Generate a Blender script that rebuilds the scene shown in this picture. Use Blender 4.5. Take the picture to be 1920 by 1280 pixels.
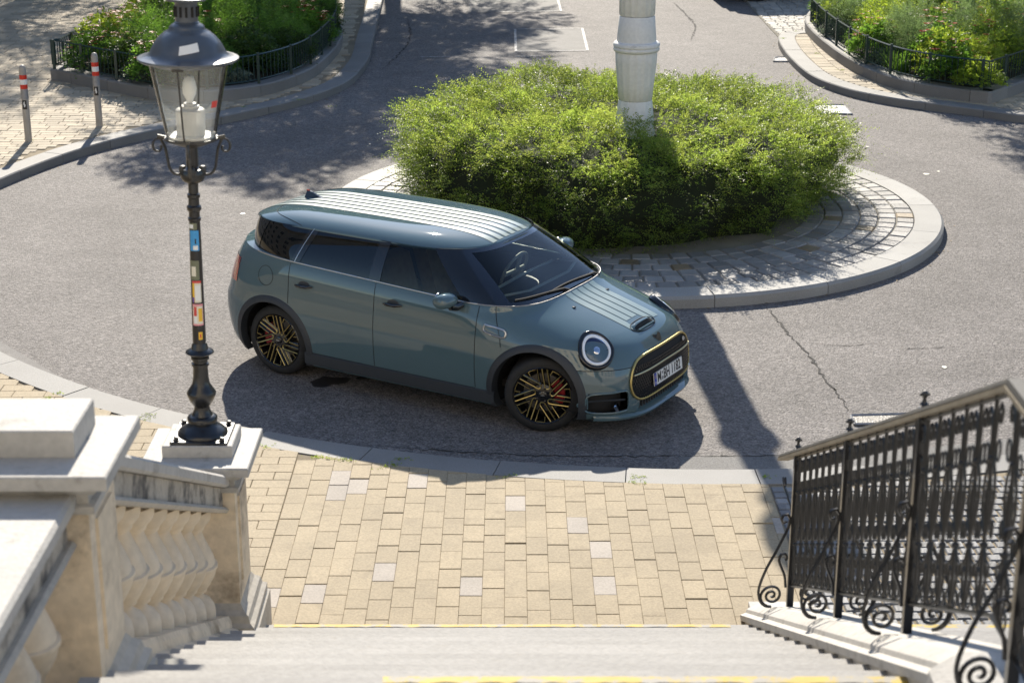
import bpy, bmesh, math, random
import numpy as np
from mathutils import Vector, Matrix, Euler
from mathutils.geometry import tessellate_polygon

R = math.radians
random.seed(7); RNG = np.random.default_rng(11)
SC = bpy.context.scene
COL = SC.collection
for o in list(bpy.data.objects): bpy.data.objects.remove(o)

# ------------------------------------------------------------------ camera, sky, sun, exposure
cam_d = bpy.data.cameras.new('camera'); cam = bpy.data.objects.new('camera', cam_d); COL.objects.link(cam)
cam.location = (0, 0, 5.4523); cam.rotation_euler = (R(90 - 18.8946), 0, 0)
cam_d.sensor_width = 36; cam_d.lens = 3353.64 / 1920 * 36
cam_d.clip_start = .1; cam_d.clip_end = 2000
cam_d.dof.use_dof = True; cam_d.dof.focus_distance = 16.6; cam_d.dof.aperture_fstop = 3.5
SC.camera = cam
SUN_EL, SUN_AZ = 32.0, -4.0          # azimuth from +Y towards +X
world = bpy.data.worlds.new('World'); SC.world = world; world.use_nodes = True
wn = world.node_tree.nodes; wl = world.node_tree.links
sky = wn.new('ShaderNodeTexSky'); sky.sky_type = 'NISHITA'; sky.sun_disc = False
sky.sun_elevation = R(SUN_EL); sky.sun_rotation = R(SUN_AZ); sky.altitude = 200; sky.air_density = 1.0; sky.dust_density = .4; sky.ozone_density = 2.2
wl.new(sky.outputs[0], wn['Background'].inputs[0]); wn['Background'].inputs[1].default_value = .115
sun_d = bpy.data.lights.new('sun', 'SUN'); sun_d.energy = 4.6; sun_d.angle = R(.53); sun_d.color = (1, .92, .79)
sun = bpy.data.objects.new('sun', sun_d); COL.objects.link(sun)
_sd = Vector((math.sin(R(SUN_AZ)) * math.cos(R(SUN_EL)), math.cos(R(SUN_AZ)) * math.cos(R(SUN_EL)), math.sin(R(SUN_EL))))
sun.rotation_euler = _sd.to_track_quat('Z', 'Y').to_euler(); sun.location = _sd * 60
SC.view_settings.view_transform = 'Standard'; SC.view_settings.look = 'None'
SC.view_settings.exposure = .85; SC.view_settings.gamma = 1; SC.view_settings.use_curve_mapping = False
SC.cycles.max_bounces = 10; SC.cycles.transparent_max_bounces = 24
SC.cycles.use_denoising = True

# ------------------------------------------------------------------ materials
def mat(name, col, rough=.6, metal=0., var=(), bump=(), rnd=0., isl=0., coat=0., spec=.5, tint=None, emit=None, stain=None, civ=1.5):
    m = bpy.data.materials.new(name); m.use_nodes = True
    nt = m.node_tree; N = nt.nodes; L = nt.links; b = N['Principled BSDF']
    b.inputs['Roughness'].default_value = rough; b.inputs['Metallic'].default_value = metal
    b.inputs['Coat Weight'].default_value = coat; b.inputs['Coat Roughness'].default_value = .02; b.inputs['Coat IOR'].default_value = civ
    b.inputs['Specular IOR Level'].default_value = spec
    pos = N.new('ShaderNodeNewGeometry')
    cur = N.new('ShaderNodeRGB'); cur.outputs[0].default_value = (*col, 1); cur = cur.outputs[0]
    def mul(cur, fac_out, lo, hi):
        r = N.new('ShaderNodeMapRange'); r.inputs['To Min'].default_value = lo; r.inputs['To Max'].default_value = hi
        L.new(fac_out, r.inputs['Value'])
        x = N.new('ShaderNodeVectorMath'); x.operation = 'SCALE'
        L.new(cur, x.inputs[0]); L.new(r.outputs[0], x.inputs['Scale']); return x.outputs[0], r
    for (sc, amt, det) in var:
        t = N.new('ShaderNodeTexNoise'); t.inputs['Scale'].default_value = sc; t.inputs['Detail'].default_value = det
        L.new(pos.outputs['Position'], t.inputs['Vector'])
        cur, r = mul(cur, t.outputs['Fac'], 1 - amt, 1 + amt); r.inputs['From Min'].default_value = .3; r.inputs['From Max'].default_value = .7
    if rnd:
        t = N.new('ShaderNodeObjectInfo'); cur, _ = mul(cur, t.outputs['Random'], 1 - rnd, 1 + rnd)
    if isl:
        cur, _ = mul(cur, pos.outputs['Random Per Island'], 1 - isl, 1 + isl)
    if tint:                                    # (colour, scale, amount): blotches of a second colour
        tc, sc, lo, hi = tint
        t = N.new('ShaderNodeTexNoise'); t.inputs['Scale'].default_value = sc; t.inputs['Detail'].default_value = 5
        t.inputs['Roughness'].default_value = .65
        L.new(pos.outputs['Position'], t.inputs['Vector'])
        r = N.new('ShaderNodeMapRange'); r.inputs['From Min'].default_value = lo; r.inputs['From Max'].default_value = hi
        L.new(t.outputs['Fac'], r.inputs['Value'])
        mx = N.new('ShaderNodeMix'); mx.data_type = 'RGBA'; L.new(r.outputs[0], mx.inputs['Factor'])
        L.new(cur, mx.inputs['A']); mx.inputs['B'].default_value = (*tc, 1); cur = mx.outputs['Result']
    L.new(cur, b.inputs['Base Color'])
    h = None
    for (sc, dist, kind) in bump:
        if kind == 'n':
            t = N.new('ShaderNodeTexNoise'); t.inputs['Detail'].default_value = 4; out = t.outputs['Fac']
        else:
            t = N.new('ShaderNodeTexVoronoi'); out = t.outputs['Distance']
        t.inputs['Scale'].default_value = sc; L.new(pos.outputs['Position'], t.inputs['Vector'])
        bp = N.new('ShaderNodeBump'); bp.inputs['Strength'].default_value = 1; bp.inputs['Distance'].default_value = dist
        L.new(out, bp.inputs['Height'])
        if h: L.new(h, bp.inputs['Normal'])
        h = bp.outputs['Normal']
    if h: L.new(h, b.inputs['Normal'])
    if emit: b.inputs['Emission Color'].default_value = (*emit[0], 1); b.inputs['Emission Strength'].default_value = emit[1]
    return m

def glass_mat(name, tint, ior=1.5, rough=0., refl=(1, 1, 1), haze=0):
    m = bpy.data.materials.new(name); m.use_nodes = True; N = m.node_tree.nodes; L = m.node_tree.links
    N.remove(N['Principled BSDF']); tr = N.new('ShaderNodeBsdfTransparent'); tr.inputs[0].default_value = (*tint, 1)
    gl = N.new('ShaderNodeBsdfGlossy'); gl.inputs['Roughness'].default_value = rough; gl.inputs[0].default_value = (*refl, 1)
    fr = N.new('ShaderNodeFresnel'); fr.inputs[0].default_value = ior; mx = N.new('ShaderNodeMixShader')
    src = tr.outputs[0]
    if haze:
        df = N.new('ShaderNodeBsdfTranslucent'); df.inputs[0].default_value = (.8, .8, .76, 1); m2 = N.new('ShaderNodeMixShader'); m2.inputs[0].default_value = haze
        L.new(src, m2.inputs[1]); L.new(df.outputs[0], m2.inputs[2]); src = m2.outputs[0]
    L.new(fr.outputs[0], mx.inputs[0]); L.new(src, mx.inputs[1]); L.new(gl.outputs[0], mx.inputs[2])
    L.new(mx.outputs[0], N['Material Output'].inputs[0]); return m

def leaf_mat(name, col, trans, isl=.35, rough=.45, mixf=.4, patch=(1.2, .28)):
    m = bpy.data.materials.new(name); m.use_nodes = True; N = m.node_tree.nodes; L = m.node_tree.links
    b = N['Principled BSDF']; b.inputs['Roughness'].default_value = rough; b.inputs['Specular IOR Level'].default_value = .35
    g = N.new('ShaderNodeNewGeometry')
    def var(c):
        r = N.new('ShaderNodeMapRange'); r.inputs['To Min'].default_value = 1 - isl; r.inputs['To Max'].default_value = 1 + isl
        L.new(g.outputs['Random Per Island'], r.inputs['Value'])
        t = N.new('ShaderNodeTexNoise'); t.inputs['Scale'].default_value = patch[0]; t.inputs['Detail'].default_value = 3; L.new(g.outputs['Position'], t.inputs['Vector'])
        r2 = N.new('ShaderNodeMapRange'); r2.inputs['From Min'].default_value = .3; r2.inputs['From Max'].default_value = .7
        r2.inputs['To Min'].default_value = 1 - patch[1]; r2.inputs['To Max'].default_value = 1 + patch[1]; L.new(t.outputs['Fac'], r2.inputs['Value'])
        mm = N.new('ShaderNodeMath'); mm.operation = 'MULTIPLY'; L.new(r.outputs[0], mm.inputs[0]); L.new(r2.outputs[0], mm.inputs[1])
        v = N.new('ShaderNodeVectorMath'); v.operation = 'SCALE'; v.inputs[0].default_value = c; L.new(mm.outputs[0], v.inputs['Scale']); return v.outputs[0]
    L.new(var(col), b.inputs['Base Color'])
    t = N.new('ShaderNodeBsdfTranslucent'); L.new(var(trans), t.inputs[0])
    mx = N.new('ShaderNodeMixShader'); mx.inputs[0].default_value = mixf
    L.new(b.outputs[0], mx.inputs[1]); L.new(t.outputs[0], mx.inputs[2]); L.new(mx.outputs[0], N['Material Output'].inputs[0]); return m

def asphalt_mat():
    m = mat('asphalt', (.172, .157, .147), .78, var=[(.35, .10, 4), (2.3, .10, 5), (14, .10, 3)], spec=.35)
    N = m.node_tree.nodes; L = m.node_tree.links; b = N['Principled BSDF']
    src = b.inputs['Base Color'].links[0].from_socket; g = N.new('ShaderNodeNewGeometry')
    def stones(scale, lo, hi, cur):
        v = N.new('ShaderNodeTexVoronoi'); v.inputs['Scale'].default_value = scale; L.new(g.outputs['Position'], v.inputs['Vector'])
        s = N.new('ShaderNodeSeparateColor'); L.new(v.outputs['Color'], s.inputs[0])
        r = N.new('ShaderNodeMapRange'); r.inputs['To Min'].default_value = lo; r.inputs['To Max'].default_value = hi; L.new(s.outputs[0], r.inputs['Value'])
        x = N.new('ShaderNodeVectorMath'); x.operation = 'SCALE'; L.new(cur, x.inputs[0]); L.new(r.outputs[0], x.inputs['Scale']); return x.outputs[0], v
    c, v1 = stones(75, .58, 1.45, src); c, v2 = stones(30, .82, 1.2, c)
    dv = N.new('ShaderNodeVectorMath'); dv.operation = 'DISTANCE'; dv.inputs[1].default_value = (1.45, 20.7, 0); L.new(g.outputs['Position'], dv.inputs[0])
    wn_ = N.new('ShaderNodeTexNoise'); wn_.inputs['Scale'].default_value = .9; wn_.inputs['Detail'].default_value = 4; L.new(g.outputs['Position'], wn_.inputs['Vector'])
    ad = N.new('ShaderNodeMath'); ad.operation = 'ADD'; L.new(dv.outputs['Value'], ad.inputs[0]); L.new(wn_.outputs['Fac'], ad.inputs[1])
    fc = N.new('ShaderNodeFloatCurve') if False else N.new('ShaderNodeValToRGB'); dvv = N.new('ShaderNodeMath'); dvv.operation = 'DIVIDE'; dvv.inputs[1].default_value = 10; L.new(ad.outputs[0], dvv.inputs[0]); L.new(dvv.outputs[0], fc.inputs[0])
    el = fc.color_ramp.elements; el[0].position = .40; el[0].color = (.95,)*3+(1,); el[1].position = 1.0; el[1].color = (1.,)*3+(1,)
    for ps, vv in ((.50, .86), (.58, 1.0), (.66, .85), (.74, .98), (.86, 1.0)): e_ = el.new(ps); e_.color = (vv,)*3+(1,)
    mm = N.new('ShaderNodeVectorMath'); mm.operation = 'MULTIPLY'; L.new(c, mm.inputs[0]); L.new(fc.outputs[0], mm.inputs[1]); c = mm.outputs[0]
    L.new(c, b.inputs['Base Color'])
    bp = N.new('ShaderNodeBump'); bp.inputs['Strength'].default_value = 1; bp.inputs['Distance'].default_value = .006; bp.invert = True
    L.new(v1.outputs['Distance'], bp.inputs['Height'])
    n = N.new('ShaderNodeTexNoise'); n.inputs['Scale'].default_value = 24; n.inputs['Detail'].default_value = 5; L.new(g.outputs['Position'], n.inputs['Vector'])
    b2 = N.new('ShaderNodeBump'); b2.inputs['Distance'].default_value = .012; b2.inputs['Strength'].default_value = .8
    L.new(n.outputs['Fac'], b2.inputs['Height']); L.new(bp.outputs[0], b2.inputs['Normal']); L.new(b2.outputs[0], b.inputs['Normal']); return m

MT = dict(
 asphalt=asphalt_mat(),
 patch=mat('asphalt_patch', (.15, .145, .138), .8, var=[(3, .1, 4), (90, .3, 2)], bump=[(120, .003, 'n')]),
 gutter=mat('gutter_concrete', (.17, .16, .15), .8, var=[(5, .15, 4), (120, .2, 2)], bump=[(160, .002, 'n')]),
 stain=mat('oil_stain', (.028, .026, .025), .45), dry_leaf=mat('dry_leaf', (.20, .14, .06), .8, isl=.6),
 crack=mat('crack_fill', (.03, .028, .026), .9),
 paint_white=mat('old_white_paint', (.5, .49, .47), .7, var=[(12, .2, 4)], tint=((.14, .135, .13), 30, .5, .58)),
 kerb=mat('granite_kerb', (.215, .209, .198), .7, var=[(1.5, .1, 4), (160, .18, 2)], rnd=.08, bump=[(140, .0015, 'n')], tint=((.2, .19, .17), 4, .62, .85)),
 kerb_isl=mat('pale_granite_kerb', (.30, .292, .275), .7, var=[(1.5, .1, 4), (160, .18, 2)], rnd=.06, bump=[(140, .0015, 'n')], tint=((.17, .16, .145), 4, .60, .85)),
 sett=mat('granite_sett', (.235, .225, .215), .6, var=[(5, .14, 4), (90, .12, 2)], rnd=.3, bump=[(60, .004, 'n')]),
 sett_shaded=mat('shaded_sett', (.17, .17, .172), .6, var=[(5, .14, 4), (90, .12, 2)], isl=.3, bump=[(60, .004, 'n')]),  # copy of the granite sett, darkened: the column's shadow is put into its colour
 sett_light=mat('pale_sett', (.40, .375, .33), .7, var=[(5, .14, 4), (90, .12, 2)], isl=.22, bump=[(60, .003, 'n')]),
 sett_brown=mat('brown_sett', (.2, .15, .09), .6, var=[(5, .15, 4)], rnd=.2, bump=[(60, .004, 'n')]),
 sand=mat('joint_sand', (.24, .195, .13), .95, var=[(3, .2, 4), (200, .25, 2)]),
 sand_grey=mat('joint_sand_grey', (.21, .19, .15), .95, var=[(3, .2, 4), (200, .25, 2)]),
 paver=mat('sandy_paver', (.345, .277, .178), .8, var=[(1.1, .06, 4), (3, .06, 4), (70, .16, 3)], rnd=.065, bump=[(90, .002, 'n')], tint=((.26, .205, .13), 7, .55, .8)),
 paver_pale=mat('pale_paver', (.37, .325, .275), .8, var=[(3, .08, 4), (70, .12, 3)], rnd=.08, bump=[(90, .002, 'n')]),
 paver_far=mat('far_paver', (.40, .335, .24), .8, var=[(2, .12, 4), (70, .12, 3)], isl=.2),
 stone=mat('limestone', (.46, .42, .355), .75, var=[(2.2, .10, 5), (26, .10, 4)], bump=[(40, .003, 'n')], tint=((.23, .19, .145), 2.6, .56, .80)),
 stone_warm=mat('warm_limestone', (.70, .585, .43), .7, var=[(2.0, .12, 5), (22, .10, 4)], bump=[(40, .002, 'n')], tint=((.20, .15, .10), 3.4, .50, .74)),
 stone_bal=mat('turned_limestone', (.70, .59, .44), .7, var=[(3.0, .08, 5), (22, .07, 4)], bump=[(40, .002, 'n')], tint=((.36, .28, .19), 3.1, .6, .85)),
 stone_top=mat('white_limestone', (.44, .42, .385), .7, var=[(2.2, .08, 5), (30, .08, 4)], bump=[(50, .003, 'n')], tint=((.20, .18, .15), 7, .57, .78)),
 stone_dark=mat('lichen_stone', (.42, .38, .32), .8, var=[(3, .15, 5), (40, .12, 4)], bump=[(40, .004, 'n')], tint=((.09, .085, .08), 7, .47, .66)),
 step=mat('step_stone', (.325, .312, .292), .75, rnd=.09, var=[(1.2, .07, 5), (30, .09, 4)], bump=[(60, .0025, 'n')], tint=((.3, .275, .24), 11, .6, .78)),
 yellow=mat('worn_yellow_paint', (.52, .37, .06), .7, var=[(9, .15, 4)], tint=((.33, .31, .27), 11, .47, .58)),
 black=mat('black_iron', (.012, .012, .013), .32, bump=[(30, .001, 'n')], coat=.3),
 rail_iron=mat('wrought_iron', (.014, .013, .012), .36, var=[(20, .3, 3)], bump=[(60, .001, 'n')]),
 handrail=mat('worn_handrail', (.045, .042, .037), .6, .0, var=[(8, .25, 4)]),
 brass=mat('tan_rail_edge', (.26, .22, .16), .5, .1, var=[(8, .2, 4)]),
 lamp_grey=mat('lamp_grey_paint', (.065, .078, .10), .35, coat=.3, var=[(14, .1, 3)]),
 lamp_arm=mat('lamp_arm_iron', (.06, .058, .055), .45, .3, var=[(25, .25, 3)]),
 lamp_white=mat('lamp_white_plastic', (.62, .60, .56), .5, var=[(9, .05, 3)]),
 bulb=mat('frosted_bulb', (.85, .84, .8), .35),
 lamp_glass=glass_mat('lantern_glass', (.97, .98, .97), 1.14, .05, haze=.07),
 green_iron=mat('green_iron', (.014, .04, .034), .4, coat=.2),
 bollard=mat('bollard_grey', (.36, .335, .30), .5, .0, var=[(9, .1, 3)]),
 red=mat('red_film', (.60, .03, .012), .4), white=mat('white_film', (.78, .78, .76), .4),
 blackfilm=mat('black_film', (.015, .015, .017), .4),
 cover=mat('steel_cover', (.30, .30, .31), .55, .4, var=[(20, .15, 3)], bump=[(90, .002, 'v')]),
 cover_dark=mat('iron_cover', (.10, .095, .09), .5, .4, var=[(20, .2, 3)], bump=[(70, .004, 'v')]),
 column=mat('painted_column', (.72, .71, .68), .65, var=[(2, .06, 4), (25, .06, 4)], tint=((.27, .26, .245), 5, .62, .85), bump=[(30, .002, 'n')]),
 soil=mat('soil', (.045, .034, .024), .95, var=[(6, .3, 5)], bump=[(25, .02, 'n')]),
 bark=mat('tree_bark', (.17, .135, .10), .9, var=[(8, .3, 5)], bump=[(20, .02, 'n')]),
 twig=mat('twig', (.06, .045, .025), .9),
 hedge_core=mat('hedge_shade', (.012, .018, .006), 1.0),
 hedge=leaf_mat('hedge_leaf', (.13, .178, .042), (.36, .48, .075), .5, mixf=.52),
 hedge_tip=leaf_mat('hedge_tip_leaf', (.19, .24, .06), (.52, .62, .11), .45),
 leaf_shaded=leaf_mat('shaded_leaf', (0.045, 0.08, 0.022), (0.1, 0.18, 0.03), .4),  # leaf green darkened: the trees' shade over the bed is put into the colour
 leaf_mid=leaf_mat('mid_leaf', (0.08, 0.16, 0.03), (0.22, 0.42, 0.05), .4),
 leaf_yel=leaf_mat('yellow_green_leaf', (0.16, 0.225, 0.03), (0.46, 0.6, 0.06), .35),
 leaf_grey=leaf_mat('grey_green_leaf', (0.13, 0.185, 0.085), (0.26, 0.38, 0.13), .3),
 leaf_silver=leaf_mat('silver_leaf', (0.2, 0.24, 0.18), (0.2, 0.25, 0.17), .3),
 leaf_tree=leaf_mat('tree_leaf', (.04, .075, .018), (.09, .16, .02), .35, mixf=.3),
 flower_red=leaf_mat('red_petal', (.34, .022, .006), (.30, .03, .005), .3),
 flower_orange=leaf_mat('orange_petal', (.46, .10, .008), (.42, .12, .01), .3),
 flower_purple=leaf_mat('purple_petal', (.2, .07, .25), (.2, .08, .25), .3),
 paint=mat('sage_paint', (.080, .130, .150), .5, .0, coat=1.0, civ=1.7, spec=.0),
 stripe=mat('silver_sage_stripe', (.17, .25, .26), .50, .0, coat=.6, spec=.19),
 clad=mat('grey_cladding', (.03, .035, .042), .55),
 gloss=mat('gloss_black', (.008, .008, .009), .12, coat=.6),
 matte=mat('matte_black', (.008, .008, .009), .8),
 rubber=mat('tyre_rubber', (.018, .018, .018), .75, var=[(30, .15, 2)]),
 gold=mat('gold_trim', (.55, .43, .17), .35, .85),
 gold_pale=mat('pale_gold_trim', (.62, .56, .36), .3, .8),
 chrome=mat('chrome', (.75, .75, .75), .12, 1.), silver=mat('satin_silver', (.6, .6, .6), .3, .9),
 disc=mat('brake_disc', (.20, .185, .17), .4, .8), caliper=mat('red_caliper', (.30, .01, .015), .35, coat=.5),
 led=mat('led_ring', (.85, .88, .92), .25), lens=mat('headlamp_lens', (.02, .035, .10), .2, .5),
 lensclear=glass_mat('headlamp_glass', (.95, .96, 1.), 1.22),
 tail=mat('tail_red', (.35, .01, .01), .15, coat=1.),
 side_glass=glass_mat('side_glass', (.50, .53, .50), 1.42), rear_glass=glass_mat('privacy_glass', (.05, .055, .05), 1.6),
 screen=glass_mat('windscreen_glass', (.80, .86, .82), 1.45), screen_band=mat('screen_band', (.01, .012, .02), .08, coat=1.),
 seat=mat('seat_cloth', (.30, .26, .19), .7, var=[(20, .1, 3)]), dash=mat('dash_dark', (.035, .037, .036), .6), dash_pale=mat('dash_pale', (.32, .33, .29), .5),
 plate=mat('plate_white', (.78, .78, .76), .4), plate_blue=mat('plate_blue', (.01, .05, .38), .4), ink=mat('plate_ink', (.01, .01, .01), .5),
 facade=mat('cream_facade', (.66, .57, .42), .8, var=[(1, .06, 4)]), facade_b=mat('grey_facade', (.42, .39, .35), .8, var=[(1, .06, 4)]),
 pane=mat('window_pane', (.02, .024, .03), .06, coat=1.), frame=mat('window_frame', (.6, .58, .54), .6),
 roof_tile=mat('roof_tile', (.22, .09, .06), .8), cover_cloth=mat('silver_blue_paint', (.16, .19, .24), .3, .5, coat=1.),
 sticker_blue=mat('sticker_blue', (.05, .30, .62), .5), sticker_pink=mat('sticker_pink', (.72, .30, .33), .5), sticker_cream=mat('sticker_cream', (.72, .68, .56), .5),
 sticker_yellow=mat('sticker_yellow', (.75, .45, .04), .5), sticker_red=mat('sticker_red', (.6, .06, .05), .5), sticker_olive=mat('sticker_olive', (.16, .17, .11), .5), sticker_violet=mat('sticker_violet', (.14, .08, .35), .5),
 clear=glass_mat('display_glass', (.9, .9, .9)),
)

# ------------------------------------------------------------------ helpers
def link(o, parent=None):
    COL.objects.link(o)
    if parent is not None: o.parent = parent
    return o
def tag(o, label=None, cat=None, group=None, kind=None):
    if label: o['label'] = label
    if cat: o['category'] = cat
    if group: o['group'] = group
    if kind: o['kind'] = kind
    return o
def empty(name, loc=(0, 0, 0), rz=0, label=None, cat=None, group=None, kind=None):
    o = bpy.data.objects.new(name, None); COL.objects.link(o); o.location = loc; o.rotation_euler = (0, 0, rz)
    o.empty_display_size = .2
    return tag(o, label, cat, group, kind)
def mesh_np(name, V, F, m, parent=None, smooth=False, mi=None, sharp=None):
    V = np.asarray(V, np.float32); F = np.asarray(F, np.int32); me = bpy.data.meshes.new(name)
    n, k = F.shape
    me.vertices.add(len(V)); me.vertices.foreach_set('co', V.ravel())
    me.loops.add(n * k); me.loops.foreach_set('vertex_index', F.ravel())
    me.polygons.add(n); me.polygons.foreach_set('loop_start', np.arange(n, dtype=np.int32) * k)
    if smooth: me.polygons.foreach_set('use_smooth', np.ones(n, bool))
    for x in (m if isinstance(m, (list, tuple)) else [m]): me.materials.append(x)
    if mi is not None: me.polygons.foreach_set('material_index', np.asarray(mi, np.int32))
    me.update(calc_edges=True); me.validate()
    if sharp: me.set_sharp_from_angle(angle=R(sharp))
    return link(bpy.data.objects.new(name, me), parent)
class MB:
    def __init__(s): s.v = []; s.f = []; s.m = []; s.cm = 0
    def add(s, V, F):
        b = len(s.v); s.v += [tuple(x) for x in V]; s.f += [[i + b for i in f] for f in F]; s.m += [s.cm] * len(F); return s
    def box(s, a, b, ch=0):
        x0, y0, z0 = a; x1, y1, z1 = b
        if ch:
            c = ch
            V = [(x0, y0, z0), (x1, y0, z0), (x1, y1, z0), (x0, y1, z0), (x0, y0, z1 - c), (x1, y0, z1 - c), (x1, y1, z1 - c), (x0, y1, z1 - c),
                 (x0 + c, y0 + c, z1), (x1 - c, y0 + c, z1), (x1 - c, y1 - c, z1), (x0 + c, y1 - c, z1)]
            F = [(3, 2, 1, 0), (0, 1, 5, 4), (1, 2, 6, 5), (2, 3, 7, 6), (3, 0, 4, 7), (4, 5, 9, 8), (5, 6, 10, 9), (6, 7, 11, 10), (7, 4, 8, 11), (8, 9, 10, 11)]
            return s.add(V, F)
        V = [(x0, y0, z0), (x1, y0, z0), (x1, y1, z0), (x0, y1, z0), (x0, y0, z1), (x1, y0, z1), (x1, y1, z1), (x0, y1, z1)]
        return s.add(V, [(3, 2, 1, 0), (4, 5, 6, 7), (0, 1, 5, 4), (1, 2, 6, 5), (2, 3, 7, 6), (3, 0, 4, 7)])
    def tube(s, P, r, n=6, caps=True, rr=None):
        P = [Vector(p) for p in P]; up = Vector((0, 0, 1)); rings = []; prev = None
        for i, p in enumerate(P):
            t = (P[min(i + 1, len(P) - 1)] - P[max(i - 1, 0)])
            if t.length < 1e-9: t = Vector((0, 0, 1))
            t.normalize()
            if prev is None:
                a = t.cross(up)
                if a.length < 1e-3: a = t.cross(Vector((1, 0, 0)))
            else: a = prev - t * prev.dot(t)
            if a.length < 1e-6: a = t.cross(Vector((1, .3, 0)))
            a.normalize(); prev = a; b = t.cross(a); q = rr[i] if rr else r
            rings.append([p + (a * math.cos(2 * math.pi * k / n) + b * math.sin(2 * math.pi * k / n)) * q for k in range(n)])
        V = [v for g in rings for v in g]; F = []
        for i in range(len(P) - 1):
            for k in range(n): F.append((i * n + k, i * n + (k + 1) % n, (i + 1) * n + (k + 1) % n, (i + 1) * n + k))
        if caps: F += [tuple(range(n))[::-1], tuple((len(P) - 1) * n + k for k in range(n))]
        return s.add(V, F)
    def lathe(s, prof, n=24, c=(0, 0, 0), close=True):      # prof: (r, z)
        V = []; F = []
        for (r, z) in prof:
            for k in range(n):
                a = 2 * math.pi * k / n; V.append((c[0] + r * math.cos(a), c[1] + r * math.sin(a), c[2] + z))
        for i in range(len(prof) - 1):
            for k in range(n): F.append((i * n + k, i * n + (k + 1) % n, (i + 1) * n + (k + 1) % n, (i + 1) * n + k))
        if close: F += [tuple(range(n))[::-1], tuple((len(prof) - 1) * n + k for k in range(n))]
        return s.add(V, F)
    def prism(s, poly, z0, z1, ch=0):                         # convex or simple polygon in xy, ccw
        n = len(poly); V = [(x, y, z0) for x, y in poly]; F = []
        if ch:
            cx = sum(p[0] for p in poly) / n; cy = sum(p[1] for p in poly) / n
            V += [(x, y, z1 - ch) for x, y in poly]
            for x, y in poly:
                d = math.hypot(x - cx, y - cy) or 1; q = max(0, 1 - 1.3 * ch / d); V.append((cx + (x - cx) * q, cy + (y - cy) * q, z1))
            for i in range(n): F.append((i, (i + 1) % n, n + (i + 1) % n, n + i)); F.append((n + i, n + (i + 1) % n, 2 * n + (i + 1) % n, 2 * n + i))
            F.append(tuple(2 * n + i for i in range(n))); return s.add(V, F)
        V += [(x, y, z1) for x, y in poly]
        for i in range(n): F.append((i, (i + 1) % n, n + (i + 1) % n, n + i))
        F += [tuple(n + i for i in range(n)), tuple(range(n))[::-1]]
        return s.add(V, F)
    def xform(s, M, i0=0):
        s.v[i0:] = [tuple(M @ Vector(v)) for v in s.v[i0:]]; return s
    def build(s, name, m, parent=None, smooth=None, loc=None):
        me = bpy.data.meshes.new(name); me.from_pydata(s.v, [], s.f)
        ms = m if isinstance(m, (list, tuple)) else [m]
        for x in ms: me.materials.append(x)
        if len(ms) > 1: me.polygons.foreach_set('material_index', np.array(s.m, np.int32))
        if smooth:
            me.polygons.foreach_set('use_smooth', np.ones(len(me.polygons), bool)); me.update(); me.set_sharp_from_angle(angle=R(smooth))
        me.update(); o = link(bpy.data.objects.new(name, me), parent)
        if loc: o.location = loc
        return o
def dup(o, parent=None, loc=None, rot=None, scale=None):
    c = o.copy(); COL.objects.link(c)
    if parent is not None: c.parent = parent
    if loc is not None: c.location = loc
    if rot is not None: c.rotation_euler = rot
    if scale is not None: c.scale = scale
    return c
def dup_tree(o, parent=None, loc=None, rot=None, scale=None):
    c = dup(o, parent, loc, rot, scale)
    for ch in list(o.children): dup_tree(ch, c)
    return c
def pchip(xs, ys):
    xs = np.array(xs, float); ys = np.array(ys, float); h = np.diff(xs); d = np.diff(ys) / h; m = np.zeros(len(xs)); m[0], m[-1] = d[0], d[-1]
    for i in range(1, len(xs) - 1):
        if d[i - 1] * d[i] > 0:
            w1, w2 = 2 * h[i] + h[i - 1], h[i] + 2 * h[i - 1]; m[i] = (w1 + w2) / (w1 / d[i - 1] + w2 / d[i])
    def f(x):
        x = np.clip(np.asarray(x, float), xs[0], xs[-1]); i = np.clip(np.searchsorted(xs, x) - 1, 0, len(h) - 1); t = (x - xs[i]) / h[i]
        return (2*t**3-3*t**2+1)*ys[i] + (t**3-2*t**2+t)*h[i]*m[i] + (-2*t**3+3*t**2)*ys[i+1] + (t**3-t**2)*h[i]*m[i+1]
    return f
def smooth_path(P, step=.1):
    P = np.array(P, float); Q = np.vstack([2 * P[0] - P[1], P, 2 * P[-1] - P[-2]]); out = []
    for i in range(1, len(Q) - 2):
        n = max(2, int(np.linalg.norm(Q[i + 1] - Q[i]) / step))
        for t in np.arange(n) / n:
            out.append(.5 * (2*Q[i] + (Q[i+1]-Q[i-1])*t + (2*Q[i-1]-5*Q[i]+4*Q[i+1]-Q[i+2])*t**2 + (-Q[i-1]+3*Q[i]-3*Q[i+1]+Q[i+2])*t**3))
    out.append(P[-1]); return np.array(out)
def resample(P, step):
    d = np.r_[0, np.cumsum(np.linalg.norm(np.diff(P, axis=0), axis=1))]; n = max(1, round(d[-1] / step)); s = np.linspace(0, d[-1], n + 1)
    return np.stack([np.interp(s, d, P[:, k]) for k in range(P.shape[1])], 1)
def offset(P, w):                                            # to the left of travel
    T = np.gradient(P, axis=0); T /= np.linalg.norm(T, axis=1)[:, None]; return P + np.stack([-T[:, 1], T[:, 0]], 1) * w
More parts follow.
